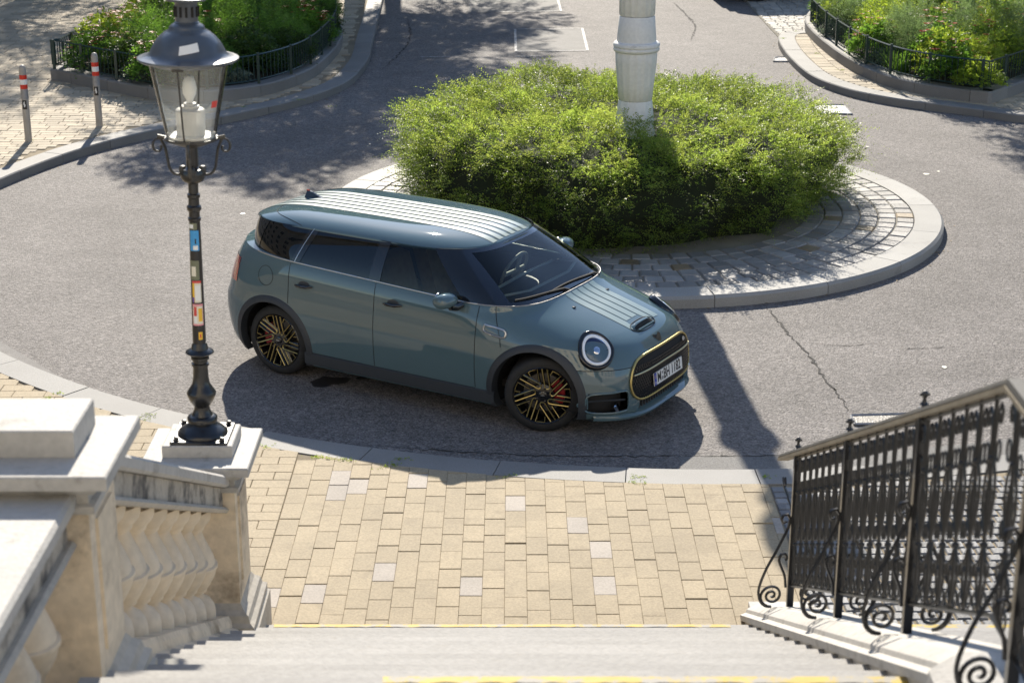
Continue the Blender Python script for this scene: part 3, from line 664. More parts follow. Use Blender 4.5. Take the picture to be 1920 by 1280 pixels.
#@@PART2
# ------------------------------------------------------------------ planters, fences, plants, trees
def inset(poly, w):
    P = np.array(poly); n = len(P); out = []
    for i in range(n):
        a, b, c = P[i-1], P[i], P[(i+1) % n]; t1 = (b-a)/np.linalg.norm(b-a); t2 = (c-b)/np.linalg.norm(c-b)
        n1 = np.array([-t1[1], t1[0]]); n2 = np.array([-t2[1], t2[0]]); m = n1 + n2; m /= max(.3, m.dot(m)/2); out.append(b + m*w)
    return out
def planter(poly, front, name_lbl, fence_lbl, zt=.30, gaps=()):
    """poly ccw outline of the border stones; front = open path (ccw travel) of the visible side"""
    root = empty('planter_border', (0, 0, 0), kind='structure')
    P = np.array(front); sp = smooth_path(front, .08)[:, :2]
    L = resample(sp, .95); d = np.r_[0, np.cumsum(np.linalg.norm(np.diff(sp, axis=0), axis=1))]; cuts = np.linspace(0, d[-1], len(L))
    So, Si, Sc = sp, offset(sp, .24), offset(sp, .02)
    at = lambda Q, s: np.stack([np.interp(s, d, Q[:, 0]), np.interp(s, d, Q[:, 1])], 1)
    for i in range(len(cuts)-1):
        k = max(2, int((cuts[i+1]-cuts[i])/.13)); s = np.linspace(cuts[i]+.004, cuts[i+1]-.004, k+1); o, c, q = at(So, s), at(Sc, s), at(Si, s); V = []; dz = random.uniform(-.006, .006)
        for j in range(k+1): V += [(*o[j], .05), (*o[j], zt-.02+dz), (*c[j], zt+dz), (*q[j], zt+dz), (*q[j], .05)]
        F = []
        for j in range(k): F += [(j*5+u, j*5+5+u, j*5+6+u, j*5+u+1) for u in range(4)]
        F += [(0, 1, 2, 3, 4), tuple(k*5+u for u in (4, 3, 2, 1, 0))]
        MB().add(V, F).build('border_stone', MT['kerb'], root)
    ins = inset(poly, .12)
    flat_poly('soil_bed', [tuple(p) for p in ins], .27, MT['soil'], root, thick=.2)
    # fence
    fr = empty('planter_fence', (front[0][0], front[0][1], zt), label=fence_lbl, cat='fence')
    fp = offset(sp, .10); ox, oy = front[0]; H_ = .44
    def chain(z, r):
        mb = MB(); mb.tube([(x-ox, y-oy, z) for x, y in fp[::2]], r, 4); return mb
    chain(H_, .013).build('top_rail', MT['green_iron'], fr); chain(.06, .010).build('bottom_rail', MT['green_iron'], fr)
    df = np.r_[0, np.cumsum(np.linalg.norm(np.diff(fp, axis=0), axis=1))]; n = int(df[-1]/.098)
    pk = None; ps = None
    for i in range(n+1):
        s = df[-1]*i/n; x, y = np.interp(s, df, fp[:, 0])-ox, np.interp(s, df, fp[:, 1])-oy
        if i % 9 == 0:
            if ps is None: ps = MB().box((-.021, -.021, 0), (.021, .021, H_+.03), .008).build('fence_post', MT['green_iron'], fr); ps.location = (x, y, 0)
            else: dup(ps, fr, (x, y, 0))
        else:
            if pk is None: pk = MB().tube([(0, 0, .06), (0, 0, H_)], .0075, 4).build('picket', MT['green_iron'], fr); pk.location = (x, y, 0)
            else: dup(pk, fr, (x, y, 0))
    return ins
Lf = [(-6.9, 34.6), (-7.15, 31.5), (-7.36, 28.75), (-7.30, 28.5), (-6.3, 27.6), (-5.49, 26.95), (-4.9, 26.72), (-4.4, 26.78), (-3.77, 27.3), (-3.25, 28.5), (-3.05, 30.2), (-3.02, 31.8), (-3.2, 33.4), (-3.7, 35.2), (-4.5, 36.2)]
Lpoly = Lf + [(-5.6, 36.3)]
Rf = [(6.1, 36.0), (5.55, 34.0), (5.43, 32.6), (5.48, 30.6), (5.64, 29.05), (5.95, 27.9), (6.5, 27.1), (7.14, 26.62), (7.24, 26.66), (8.0, 27.6), (9.3, 29.4)]
Rpoly = Rf + [(10.5, 33.0), (9.0, 36.5)]
Lin = planter(Lpoly, Lf, '', 'low green iron fence around the shaded flower bed behind the lamp')
Rin = planter(Rpoly, Rf, '', 'low green iron fence around the sunlit flower bed at upper right')

def plant_mesh(kind, seed):
    g = np.random.default_rng(seed)
    def dome(n, r, h, dz=.5):
        a = g.uniform(0, 2*np.pi, n); u = np.sqrt(g.uniform(0, 1, n)); z = h*np.sqrt(np.clip(1-u*u*.85, 0, 1))*g.uniform(.45, 1, n)
        P = np.stack([r*u*np.cos(a), r*u*np.sin(a), z], 1); D = np.stack([np.cos(a)*u, np.sin(a)*u, np.full(n, dz)], 1) + g.normal(0, .35, (n, 3)); return P, D/np.linalg.norm(D, axis=1)[:, None]
    if kind == 'bush': P, D = dome(420, .38, .62); return sprays(P, D, .17, 7, .034, .06, .4, g)
    if kind == 'feather': P, D = dome(520, .42, .78, .9); return sprays(P, D, .20, 10, .010, .055, .25, g)
    if kind == 'tall':
        n = 34; a = g.uniform(0, 2*np.pi, n); P = np.stack([.16*np.cos(a)*g.uniform(0, 1, n), .16*np.sin(a)*g.uniform(0, 1, n), np.full(n, .05)], 1)
        D = np.stack([np.cos(a)*.25, np.sin(a)*.25, np.ones(n)], 1) + g.normal(0, .1, (n, 3)); D /= np.linalg.norm(D, axis=1)[:, None]; return sprays(P, D, .85, 22, .022, .085, .12, g)
    if kind == 'grass':
        n = 150; a = g.uniform(0, 2*np.pi, n); q = g.uniform(0, .18, n); P = np.stack([q*np.cos(a), q*np.sin(a), np.zeros(n)], 1); V = []
        D = np.stack([np.cos(a)*.5, np.sin(a)*.5, np.ones(n)], 1)+g.normal(0, .2, (n, 3)); D /= np.linalg.norm(D, axis=1)[:, None]; L = g.uniform(.3, .62, n)
        s = np.cross(D, [0, 0, 1.]); s /= np.linalg.norm(s, axis=1)[:, None]; prev = None; Fs = []
        cs = []
        for t in (0, .4, .75, 1.):
            c = P + D*(L*t)[:, None]; c[:, 2] -= .25*L*t*t; w = .008*(1-t*.85); cs += [c-s*w, c+s*w]
        V = np.stack(cs, 1).reshape(-1, 3); b = np.arange(n)*8; F = np.concatenate([np.stack([b+2*k, b+2*k+1, b+2*k+3, b+2*k+2], 1) for k in range(3)]); return V, F
    if kind == 'low': P, D = dome(200, .26, .28, .4); return sprays(P, D, .12, 6, .03, .055, .5, g)
def flower_mesh(seed, n, r, h, size):
    g = np.random.default_rng(seed); V = []; F = []
    for _ in range(n):
        a = g.uniform(0, 6.28); u = math.sqrt(g.uniform()); c = np.array([r*u*math.cos(a), r*u*math.sin(a), h*math.sqrt(1-.7*u*u)*g.uniform(.9, 1.1)]); tilt = g.normal(0, .35, 3); s = size*g.uniform(.7, 1.2)
        for k in range(6):
            b = k*1.047+a; d1 = np.array([math.cos(b), math.sin(b), .15]); d2 = np.array([math.cos(b+.4), math.sin(b+.4), .3]); d0 = np.array([math.cos(b-.4), math.sin(b-.4), .3])
            i = len(V); V += [c, c+s*(d0*.6+tilt*.3), c+s*d1, c+s*(d2*.6+tilt*.3)]; F.append((i, i+1, i+2, i+3))
    return np.array(V), np.array(F)
def make_plant(kind, m, lbl, cat, grp, seed, name, flowers=None):
    V, F = plant_mesh(kind, seed); root = empty(name, (0, 0, 0), label=lbl, cat=cat, group=grp); mesh_np('foliage', V, F, m, root)
    if flowers: 
        V, F = flower_mesh(seed+5, *flowers[1:]); mesh_np('blossom', V, F, flowers[0], root)
    return root
zL = lambda x, y, e: ' ' + ('near the bollards, ' if x < -6.1 else 'along the low fence, ' if e < .42 else 'around the pale tree trunks, ' if y > 32 else 'behind the lantern, ' if x < -4.6 else 'near the road corner, ') + 'shaded bed'
zR = lambda x, y, e: ' ' + ('along the low fence, ' if e < .42 else 'around the tree trunks, ' if y > 31.4 else 'at the fence corner, ' if x > 6.7 and y < 29 else 'beside the pale setts, ' if x < 6.6 and y > 30 else 'in the middle, ') + 'sunlit bed'
def fill(ins, protos, n, dmin, seed, zones, zb=.27, y1=99):
    g = np.random.default_rng(seed); P = []; poly = [tuple(p) for p in ins]; A = np.array(poly); k = 0; first = set(); bases = [p[0]['label'].split(' in the ')[0].split(' near ')[0].split(' at the ')[0] for p in protos]
    poly_in = [tuple(p) for p in inset(poly, .22)]
    for _ in range(9000):
        if k >= n: break
        x, y = g.uniform(A[:, 0].min(), A[:, 0].max()), g.uniform(A[:, 1].min(), min(y1, A[:, 1].max()))
        if not inside(x, y, poly_in) or any((x-a)**2+(y-b)**2 < dmin**2 for a, b in P): continue
        P.append((x, y)); edge = min(math.hypot(x-a, y-b) for a, b in sp_pts(poly)); 
        w = np.array([p[1](x, y, edge) for p in protos]); pi = g.choice(len(protos), p=w/w.sum()); pr = protos[pi][0]; s = g.uniform(.8, 1.2)
        kw = dict(loc=(x, y, zb-.02), rot=(0, 0, g.uniform(0, 6.28)), scale=(s, s, s*g.uniform(.9, 1.15)))
        base = bases[pi]
        zone = zones(x, y, edge); size = 'small ' if s < .9 else 'large ' if s > 1.1 else ''
        if pi in first: pr2 = dup_tree(pr, None, **kw); pr2['label'] = size + base + zone
        else: first.add(pi); pr['label'] = size + base + zone; pr.location = kw['loc']; pr.rotation_euler = kw['rot']; pr.scale = kw['scale']
        k += 1
    for i, p in enumerate(protos):
        if i not in first:
            for c in list(p[0].children): bpy.data.objects.remove(c)
            bpy.data.objects.remove(p[0])
def sp_pts(poly): return [tuple(p) for p in resample(np.array(poly + [poly[0]]), .3)]
one = lambda v: (lambda x, y, e: v)
gl = 'plants in the shaded flower bed behind the lamp'; gr = 'plants in the sunlit flower bed at upper right'
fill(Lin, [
 (make_plant('bush', MT['leaf_shaded'], 'shade-darkened broad-leaved bush in the shaded bed behind the lamp', 'bush', gl, 1, 'leafy_bush'), lambda x, y, e: 3 if e > .35 else .8),
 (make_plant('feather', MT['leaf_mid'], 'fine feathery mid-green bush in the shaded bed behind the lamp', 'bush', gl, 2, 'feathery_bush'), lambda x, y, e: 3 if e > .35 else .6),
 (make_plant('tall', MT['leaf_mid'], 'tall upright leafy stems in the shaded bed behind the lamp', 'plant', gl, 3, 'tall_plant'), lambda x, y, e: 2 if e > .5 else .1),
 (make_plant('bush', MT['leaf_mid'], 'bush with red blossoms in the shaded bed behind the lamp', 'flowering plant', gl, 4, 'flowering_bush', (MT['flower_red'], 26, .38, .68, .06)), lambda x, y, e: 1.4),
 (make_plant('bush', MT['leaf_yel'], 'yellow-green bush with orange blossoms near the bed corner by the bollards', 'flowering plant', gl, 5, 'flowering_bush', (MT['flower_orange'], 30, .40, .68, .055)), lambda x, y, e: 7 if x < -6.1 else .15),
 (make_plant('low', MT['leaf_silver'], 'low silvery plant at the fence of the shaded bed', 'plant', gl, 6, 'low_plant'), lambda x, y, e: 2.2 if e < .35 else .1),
 (make_plant('low', MT['leaf_shaded'], 'low plant with small purple blossoms in the shaded bed', 'flowering plant', gl, 7, 'low_plant', (MT['flower_purple'], 10, .26, .3, .03)), lambda x, y, e: 1.2 if e < .6 else .4),
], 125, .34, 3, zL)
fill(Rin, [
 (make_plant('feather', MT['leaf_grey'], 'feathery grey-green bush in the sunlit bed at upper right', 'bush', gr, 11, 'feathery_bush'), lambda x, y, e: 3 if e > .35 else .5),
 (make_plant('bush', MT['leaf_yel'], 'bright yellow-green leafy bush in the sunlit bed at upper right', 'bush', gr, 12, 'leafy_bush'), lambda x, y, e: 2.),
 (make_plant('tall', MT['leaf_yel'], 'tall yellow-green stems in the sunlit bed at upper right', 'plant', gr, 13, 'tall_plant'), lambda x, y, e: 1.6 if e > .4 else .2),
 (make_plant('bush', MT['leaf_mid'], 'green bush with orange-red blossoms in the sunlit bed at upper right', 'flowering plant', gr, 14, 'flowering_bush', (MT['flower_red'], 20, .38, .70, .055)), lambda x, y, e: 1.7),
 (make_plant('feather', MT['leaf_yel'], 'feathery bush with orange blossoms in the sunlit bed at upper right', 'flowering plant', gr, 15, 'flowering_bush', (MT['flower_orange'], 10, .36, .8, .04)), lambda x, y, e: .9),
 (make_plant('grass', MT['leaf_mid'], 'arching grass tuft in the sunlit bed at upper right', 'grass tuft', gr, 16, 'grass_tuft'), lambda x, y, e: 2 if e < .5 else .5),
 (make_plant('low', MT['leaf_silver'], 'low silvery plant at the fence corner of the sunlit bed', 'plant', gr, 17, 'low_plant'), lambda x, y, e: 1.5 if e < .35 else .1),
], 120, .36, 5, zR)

def tree(name, x, y, h, r, lbl, seed, trunk_r=.07, zb=.25, n=2600, crown_b=None, lean=(0, 0)):
    g = np.random.default_rng(seed); root = empty(name, (x, y, zb), label=lbl, cat='tree'); cb = crown_b if crown_b else h*.5
    mb = MB(); P = [(0, 0, 0), (lean[0]*.3, lean[1]*.3, h*.35), (lean[0]*.7, lean[1]*.7, h*.62), (lean[0], lean[1], h*.85)]
    mb.tube(P, trunk_r, 8, rr=[trunk_r*1.15, trunk_r, trunk_r*.75, trunk_r*.35]); mb.build('trunk', MT['bark'], root, 60)
    cz = (cb+h)/2; lobes = []
    for i in range(9):
        a = i*2.4; q = r*.55*g.uniform(.6, 1.1); lobes.append((lean[0]+q*math.cos(a), lean[1]+q*math.sin(a), cz+(h-cb)*.42*g.uniform(-.9, .9), r*g.uniform(.35, .55)))
    mb = MB()
    for lx, ly, lz, lr in lobes: mb.tube([(lean[0]*.6, lean[1]*.6, h*.5), ((lx+lean[0])*.5, (ly+lean[1])*.5, .5*(lz+h*.5)+.1), (lx, ly, lz)], .03, 5, rr=[trunk_r*.45, trunk_r*.3, .012])
    mb.build('limb', MT['bark'], root, 60)
    P = []; D = []
    for lx, ly, lz, lr in lobes:
        d = g.normal(0, 1, (n//9, 3)); d /= np.linalg.norm(d, axis=1)[:, None]; q = lr*g.uniform(.25, 1, (n//9, 1))**.5
        P.append(np.array([lx, ly, lz])+d*q*[1.15, 1.15, .85]); D.append(d+[0, 0, .1])
    P = np.concatenate(P); D = np.concatenate(D); D /= np.linalg.norm(D, axis=1)[:, None]
    V, F = sprays(P, D, .42, 8, .07, .13, .3, g); mesh_np('crown', V, F, MT['leaf_tree'], root); return root
tree('young_tree', -5.55, 32.6, 6.8, 1.55, 'young tree whose pale trunk rises behind the lamp in the shaded bed', 21, .085, n=1150, crown_b=3.9, lean=(.9, 0))
tree('young_tree', -5.1, 34.2, 7.2, 1.6, 'slimmer tree trunk just right of the pale trunk in the shaded bed', 22, .07, n=1150, crown_b=4.2, lean=(1.4, 0))
tree('young_tree', 7.6, 32.2, 6.4, 1.7, 'tree trunk rising from the sunlit bed, leftmost of three', 23, .08, n=1400, crown_b=4.0)
tree('young_tree', 8.05, 33.1, 6.8, 1.7, 'middle one of three tree trunks in the sunlit bed', 24, .07, n=1400, crown_b=4.0)
tree('young_tree', 8.75, 32.4, 6.6, 2.0, 'tree trunk rising from the sunlit bed, rightmost of three', 25, .08, n=1500, crown_b=3.8)
tree('street_tree', -3.0, 44.9, 10.5, 3.0, 'street tree beyond the top of the photo shading the road', 26, .2, 0, 5200, 4.6)
tree('street_tree', -3.4, 39.4, 9.8, 2.7, 'street tree beyond the shaded bed shading the kerb', 27, .2, 0, 3000, 4.6)
tree('street_tree', -10.6, 44.2, 11.0, 3.3, 'street tree shading the far left pavement', 28, .22, .1, 5200, 4.2)
tree('street_tree', 10.6, 35.0, 6.6, 2.0, 'street tree right of the sunlit bed outside the photo', 30, .16, .1, 2000, 3.6)

# weeds in the joints
V, F = [], []; b = 0
spots = [(-.93, 12.66), (-1.0, 12.6), (-.05, 12.44), (.955, 12.32), (1.91, 12.42), (-1.55, 12.82), (-1.45, 12.80), (-1.35, 12.77), (-1.97, 13.03), (-3.85, 14.2), (-3.0, 13.62), (-3.6, 14.0), (-2.7, 26.4), (-3.25, 26.9), (-4.0, 26.35), (4.95, 32.6), (5.3, 33.4), (5.3, 31.0), (5.45, 29.4), (-6.6, 24.1), (-5.85, 25.05), (-.85, 12.78), (-3.9, 14.1), (-2.98, 13.7), (.96, 12.42), (-1.22, 12.75)]
for i, (x, y) in enumerate(spots):
    g = np.random.default_rng(100+i); n = 14; P = np.stack([x+g.normal(0, .035, n), y+g.normal(0, .02, n), np.full(n, ZP-.005)], 1); D = np.stack([g.normal(0, .6, n), g.normal(0, .6, n), np.ones(n)], 1); D /= np.linalg.norm(D, axis=1)[:, None]
    v, f = sprays(P, D, .035, 4, .007, .016, .5, g); V.append(v); F.append(f+b); b += len(v)
tag(mesh_np('weeds', np.concatenate(V), np.concatenate(F), MT['leaf_yel']), 'small green weeds growing in the kerb joints', 'weeds', kind='stuff')

# bollards
def bollard(x, y, lbl):
    r = empty('bollard', (x, y, ZP-.01), label=lbl, cat='bollard', group='bollards on the left pavement'); q = .048
    mb = MB(); mb.lathe([(q, 0), (q, .985), (q*.93, 1.02), (q*.7, 1.045), (q*.3, 1.056), (.002, 1.058)], 20); mb.build('post', MT['bollard'], r, 50)
    def band(n, z0, z1, m): 
        mb = MB(); mb.lathe([(q+.0015, z0), (q+.0015, z1)], 20, close=False); return mb.build(n, m, r, 50)
    band('red_band', .865, .925, MT['red']); band('white_band', .795, .8645, MT['white']); band('red_band', .735, .7945, MT['red']); 
    band('reflector_band', .60, .7345, MT['cover'])
    mb = MB(); V = []; F = []
    def curved(a0, a1, z0, z1, rr, m, n=6):
        i = len(mb.v); V = []
        for k in range(n+1):
            a = a0+(a1-a0)*k/n; V += [(rr*math.cos(a), rr*math.sin(a), z0), (rr*math.cos(a), rr*math.sin(a), z1)]
        mb.cm = m; mb.add(V, [(2*k, 2*k+2, 2*k+3, 2*k+1) for k in range(n)])
    curved(R(-125), R(-55), .46, .585, q+.002, 0); curved(R(-98), R(-84), .49, .565, q+.0028, 1); curved(R(-84), R(-76), .50, .53, q+.0028, 1); curved(R(-106), R(-99), .52, .55, q+.0028, 1)
    mb.build('sticker', [MT['blackfilm'], MT['white']], r); return r
bollard(-6.607, 24.02, 'grey bollard with red and white bands, leftmost and nearer the kerb')
bollard(-5.85, 24.99, 'grey red-banded bollard standing in front of the flower bed fence corner')

# ------------------------------------------------------------------ staircase
NST, RIS, TRD, YN = 13, .153, .3235, 9.80
stair = empty('staircase', (0, YN, ZP), label='broad pale stone staircase with worn yellow edge lines', cat='staircase')
def step_mesh(i, x0, x1, y_back):
    y1 = YN - i*TRD; z1 = ZP + RIS*(i+1)
    mb = MB(); c = .012
    V = []; prof = [(y1-.02, z1-RIS-.02), (y1-.02, z1-.045), (y1, z1-.04), (y1, z1-c), (y1-c, z1), (y_back, z1), (y_back, z1-RIS-.02)]
    V = [(x0, y-YN, z-ZP) for y, z in prof] + [(x1, y-YN, z-ZP) for y, z in prof]; n = len(prof)
    F = [(k, k+1, n+k+1, n+k) for k in range(n-1)] + [tuple(range(n))[::-1], tuple(n+k for k in range(n))]
    mb.add(V, F); return mb
for i in range(NST):
    yb = YN - (i+1)*TRD - .03 if i < NST-1 else 3.6
    step_mesh(i, -1.61, 1.50, yb).build('step', MT['step'], stair)
def stripe(i, x0, x1, w=.05):
    y1 = YN - i*TRD; z = ZP + RIS*(i+1) + .0035; n = 60; g = np.random.default_rng(40+i); V = []; xs = np.linspace(x0, x1, n)
    for x in xs: V += [(x, y1-.012-YN, z-ZP), (x, y1-.012-w*g.uniform(.8, 1.1)-YN, z-ZP)]
    mesh_np('yellow_line', V, [(2*k, 2*k+1, 2*k+3, 2*k+2) for k in range(n-1)], MT['yellow'], stair)
stripe(0, -1.455, 1.335, .035); stripe(NST-1, -.48, 1.47, .05)
ZL = ZP + RIS*NST
for i in range(12):                           # upper flight up to the terrace where the photographer stands
    y1 = 3.62 - i*TRD; z1 = ZL + RIS*(i+1); mb = MB(); mb.box((-2.2, y1-TRD-.03-YN, z1-RIS-.02-ZP), (3.6, y1-YN, z1-ZP), .01); mb.build('step', MT['step'], stair)
# second flight to the right of the railing
stair2 = empty('staircase', (0, YN, ZP), label='second stone flight seen through the iron railing', cat='staircase')
for i in range(NST):
    yb = YN - (i+1)*TRD - .03 if i < NST-1 else 3.6
    step_mesh(i, 1.92, 5.2, yb).build('step', MT['step'], stair2)
_s = stair; stair = stair2; stripe(0, 1.98, 4.8, .06); stair = _s
terrace = MB().box((-30, -12, 0), (30, -.3, 3.86)).build('terrace', MT['step']); terrace['kind'] = 'structure'

# ------------------------------------------------------------------ plinth of the railing
SL = .473
def zpl(y): return .545 + (9.5 - y) * SL if y > 5.48 else .545 + (9.5-5.48)*SL
pl = empty('railing_plinth', (1.68, 9.8, ZP), label='sloping white stone plinth under the iron railing', cat='plinth')
def sweep_x(prof, ys, zf, name, m, parent, org, smooth=None, x0=0):
    """profile in (x, dz) swept along y with base height zf(y)"""
    V = []; n = len(prof)
    for y in ys: V += [(x0+px-org[0], y-org[1], zf(y)+dz-org[2]) for px, dz in prof]
    F = []
    for j in range(len(ys)-1): F += [(j*n+k, j*n+(k+1) % n, (j+1)*n+(k+1) % n, (j+1)*n+k) for k in range(n)]
    F += [tuple(range(n))[::-1], tuple((len(ys)-1)*n+k for k in range(n))]
    return MB().add(V, F).build(name, m, parent, smooth)
org = (1.68, 9.8, ZP)
cuts = [10.13, 8.75, 7.2, 5.49]
for a, b in zip(cuts[:-1], cuts[1:]):
    sweep_x([(1.47, -.42), (1.47, -.135), (1.445, -.125), (1.44, -.085), (1.475, -.07), (1.48, -.045), (1.50, -.03), (1.545, 0), (1.80, 0), (1.86, -.04), (1.89, -.08), (1.92, -.12), (1.92, -.42)], [a, b+.004], zpl, 'coping_stone', MT['stone_top'], pl, org)
sweep_x([(1.47, -.5), (1.47, -.135), (1.44, -.12), (1.44, -.07), (1.48, -.04), (1.54, 0), (1.95, 0), (1.95, -.5)], [5.486, 3.2], zpl, 'coping_stone', MT['stone_top'], pl, org)
sweep_x([(1.485, -2.4), (1.485, -.40), (1.90, -.40), (1.90, -2.4)], [10.08, 7.5, 5.48, 3.2], zpl, 'wall', MT['stone'], pl, org)
MB().box((1.50-1.68, 10.131-9.8, 0), (1.88-1.68, 10.20-9.8, .10)).build('foot_stone', MT['stone_top'], pl)

# ------------------------------------------------------------------ wrought iron railing
rx = 1.64
ir = empty('iron_railing', (rx, 9.5, zpl(9.5)), label='black wrought-iron railing with scrolls and a worn handrail', cat='railing')
RZ = lambda y: zpl(y) - zpl(9.5)
def spiral(cx, cz, r0, turns, a0, sgn=1, n=26, r1=.006): 
    return [(cx + (r0+(r1-r0)*t)*math.cos(a0+sgn*turns*2*math.pi*t), cz + (r0+(r1-r0)*t)*math.sin(a0+sgn*turns*2*math.pi*t)) for t in np.linspace(0, 1, n)]
HB, HT = .14, .98
def motif(slope):
    mb = MB(); sh = lambda y, z: (0, y, z - y*slope)
    T = lambda P, r=.0055, n=4, x=0: mb.tube([(x, y, z-y*slope) for y, z in P], r, n)
    T([(0, HB), (0, HT)], .008)
    ring = lambda cy_, cz, ra, rb, r=.0044: T([(cy_+ra*math.cos(t), cz+rb*math.sin(t)) for t in np.linspace(0, 2*math.pi, 13)], r)
    for s in (-1, 1):
        T([(0, .155), (s*.035, .20), (s*.055, .27), (s*.038, .35), (0, .42)], .0058)
        T([(s*.03, .30), (s*.055, .345), (s*.082, .33), (s*.082, .285), (s*.06, .28), (s*.058, .305)], .0046)
        ring(s*.052, .19, .026, .036)
        T([(0, .43), (s*.045, .50), (s*.068, .58), (s*.058, .66), (s*.03, .72), (s*.018, .80), (s*.03, .89), (s*.062, .925), (s*.084, .895), (s*.07, .855), (s*.05, .865), (s*.054, .89)], .0058)
        T([(s*.01, .47), (s*.03, .545), (s*.03, .60), (s*.012, .655)], .0046)
        ring(s*.068, .755, .022, .04); ring(s*.072, .465, .014, .034)
    for z in (.405, .73): 
        i = len(mb.v); mb.lathe([(.003, -.016), (.014, -.008), (.016, 0), (.014, .008), (.003, .016)], 6, (0, 0, z))
    return mb
posts = [9.5, 8.08, 6.65, 5.20]
mo = motif(-(-SL)); first = None
k = 0
per = 1.43/10
for a, b in zip(posts[:-1], posts[1:]):
    n = 8
    for i in range(n):
        y = a + (b-a)*(i+.5)/n
        flat = y < 5.50
        if flat: continue
        if first is None: first = mo.build('scroll_baluster', MT['rail_iron'], ir, 60); first.location = (0, y-9.5, RZ(y))
        else: dup(first, ir, (0, y-9.5, RZ(y)))
mf = motif(0); f2 = None
for y in list(np.arange(5.40, 5.25, -.178)) + list(np.arange(5.08, 3.2, -.178)):
    if f2 is None: f2 = mf.build('scroll_baluster', MT['rail_iron'], ir, 60); f2.location = (0, y-9.5, RZ(y))
    else: dup(f2, ir, (0, y-9.5, RZ(y)))
# posts with finials
pm = MB().box((-.019, -.019, -.02), (.019, .019, 1.0)).build('post', MT['black'], ir); pm.location = (0, 0, 0)
fm = MB(); fm.lathe([(.012, .99), (.012, 1.012), (.020, 1.02), (.010, 1.03), (.007, 1.045), (.012, 1.055), (.016, 1.063), (.012, 1.072), (.004, 1.078)], 10); fm.tube([(0, -.02, 1.06), (0, .02, 1.06)], .006, 5); fm.tube([(-.02, 0, 1.06), (.02, 0, 1.06)], .006, 5)
fin = fm.build('finial', MT['black'], pm, 50)
def brace(s):
    mb = MB(); T = lambda P, r=.0085: mb.tube([(s*x, 0, z) for x, z in P], r, 5)
    big = spiral(.112, .082, .074, 2.1, -math.pi/2, 1, 40)          # foot spiral, opening at its lowest point
    T([(.022, .57), (.04, .60), (.065, .595), (.075, .57), (.062, .545), (.045, .555)][::-1])      # curl at the top
    P = [(.022, .575), (.03, .52), (.055, .46), (.10, .36), (.15, .26), (.185, .16), (.192, .10), (.178, .045), (.15, .015)] + big
    q = smooth_path([(a, 0, b) for a, b in P[:10]], .02); T([(a, c) for a, _, c in q] + big)
    T([(a, c) for a, c in smooth_path([(.03, .13), (.038, .20), (.065, .27), (.078, .31), (.066, .345), (.042, .345), (.03, .32), (.04, .305)], .015)])
    return mb
bo = [brace(-1).build('scroll_brace', MT['black'], pm, 60), brace(1).build('scroll_brace', MT['black'], pm, 60)]
for b_ in bo: b_.rotation_euler = (0, 0, R(8))
for y in posts[1:] + [3.8]: dup_tree(pm, ir, (0, y-9.5, RZ(y)))
mb = MB(); ys = [9.52, 8.08, 6.65, 5.48, 3.2]
mb.tube([(0, y-9.5, RZ(y)+HB) for y in ys], .010, 4); mb.build('bottom_bar', MT['rail_iron'], ir)
mb = MB(); mb.tube([(0, y-9.5, RZ(y)+HT-.03) for y in ys], .008, 4); mb.build('upper_bar', MT['rail_iron'], ir)
sweep_x([(-.026, .0), (-.030, .012), (-.022, .028), (.022, .028), (.030, .012), (.026, .0)], [10.02, 9.0, 7.0, 5.48, 3.2], lambda y: zpl(y)+HT-.006, 'handrail', MT['handrail'], ir, (0, 9.5, zpl(9.5)), None)
sweep_x([(-.0325, -.012), (-.0325, .006), (.0325, .006), (.0325, -.012)], [10.015, 9.0, 7.0, 5.482, 3.2], lambda y: zpl(y)+HT-.007, 'handrail_edge', MT['brass'], ir, (0, 9.5, zpl(9.5)), None)
mb = MB(); q = [(0, .50, .655), (0, .44, .60), (0, .40, .53), (0, .30, .50), (0, .2, .44), (0, .08, .38), (0, .02, .33)]
mb.tube([(0, .46, .63), (0, .40, .60), (0, .36, .63), (0, .385, .66), (0, .40, .63)], .007, 5); mb.tube([tuple(p) for p in smooth_path([(0, .45, .62), (0, .36, .60), (0, .22, .60), (0, .10, .58), (0, .02, .50)], .03)], .008, 5); mb.build('end_scroll', MT['black'], ir, 60)

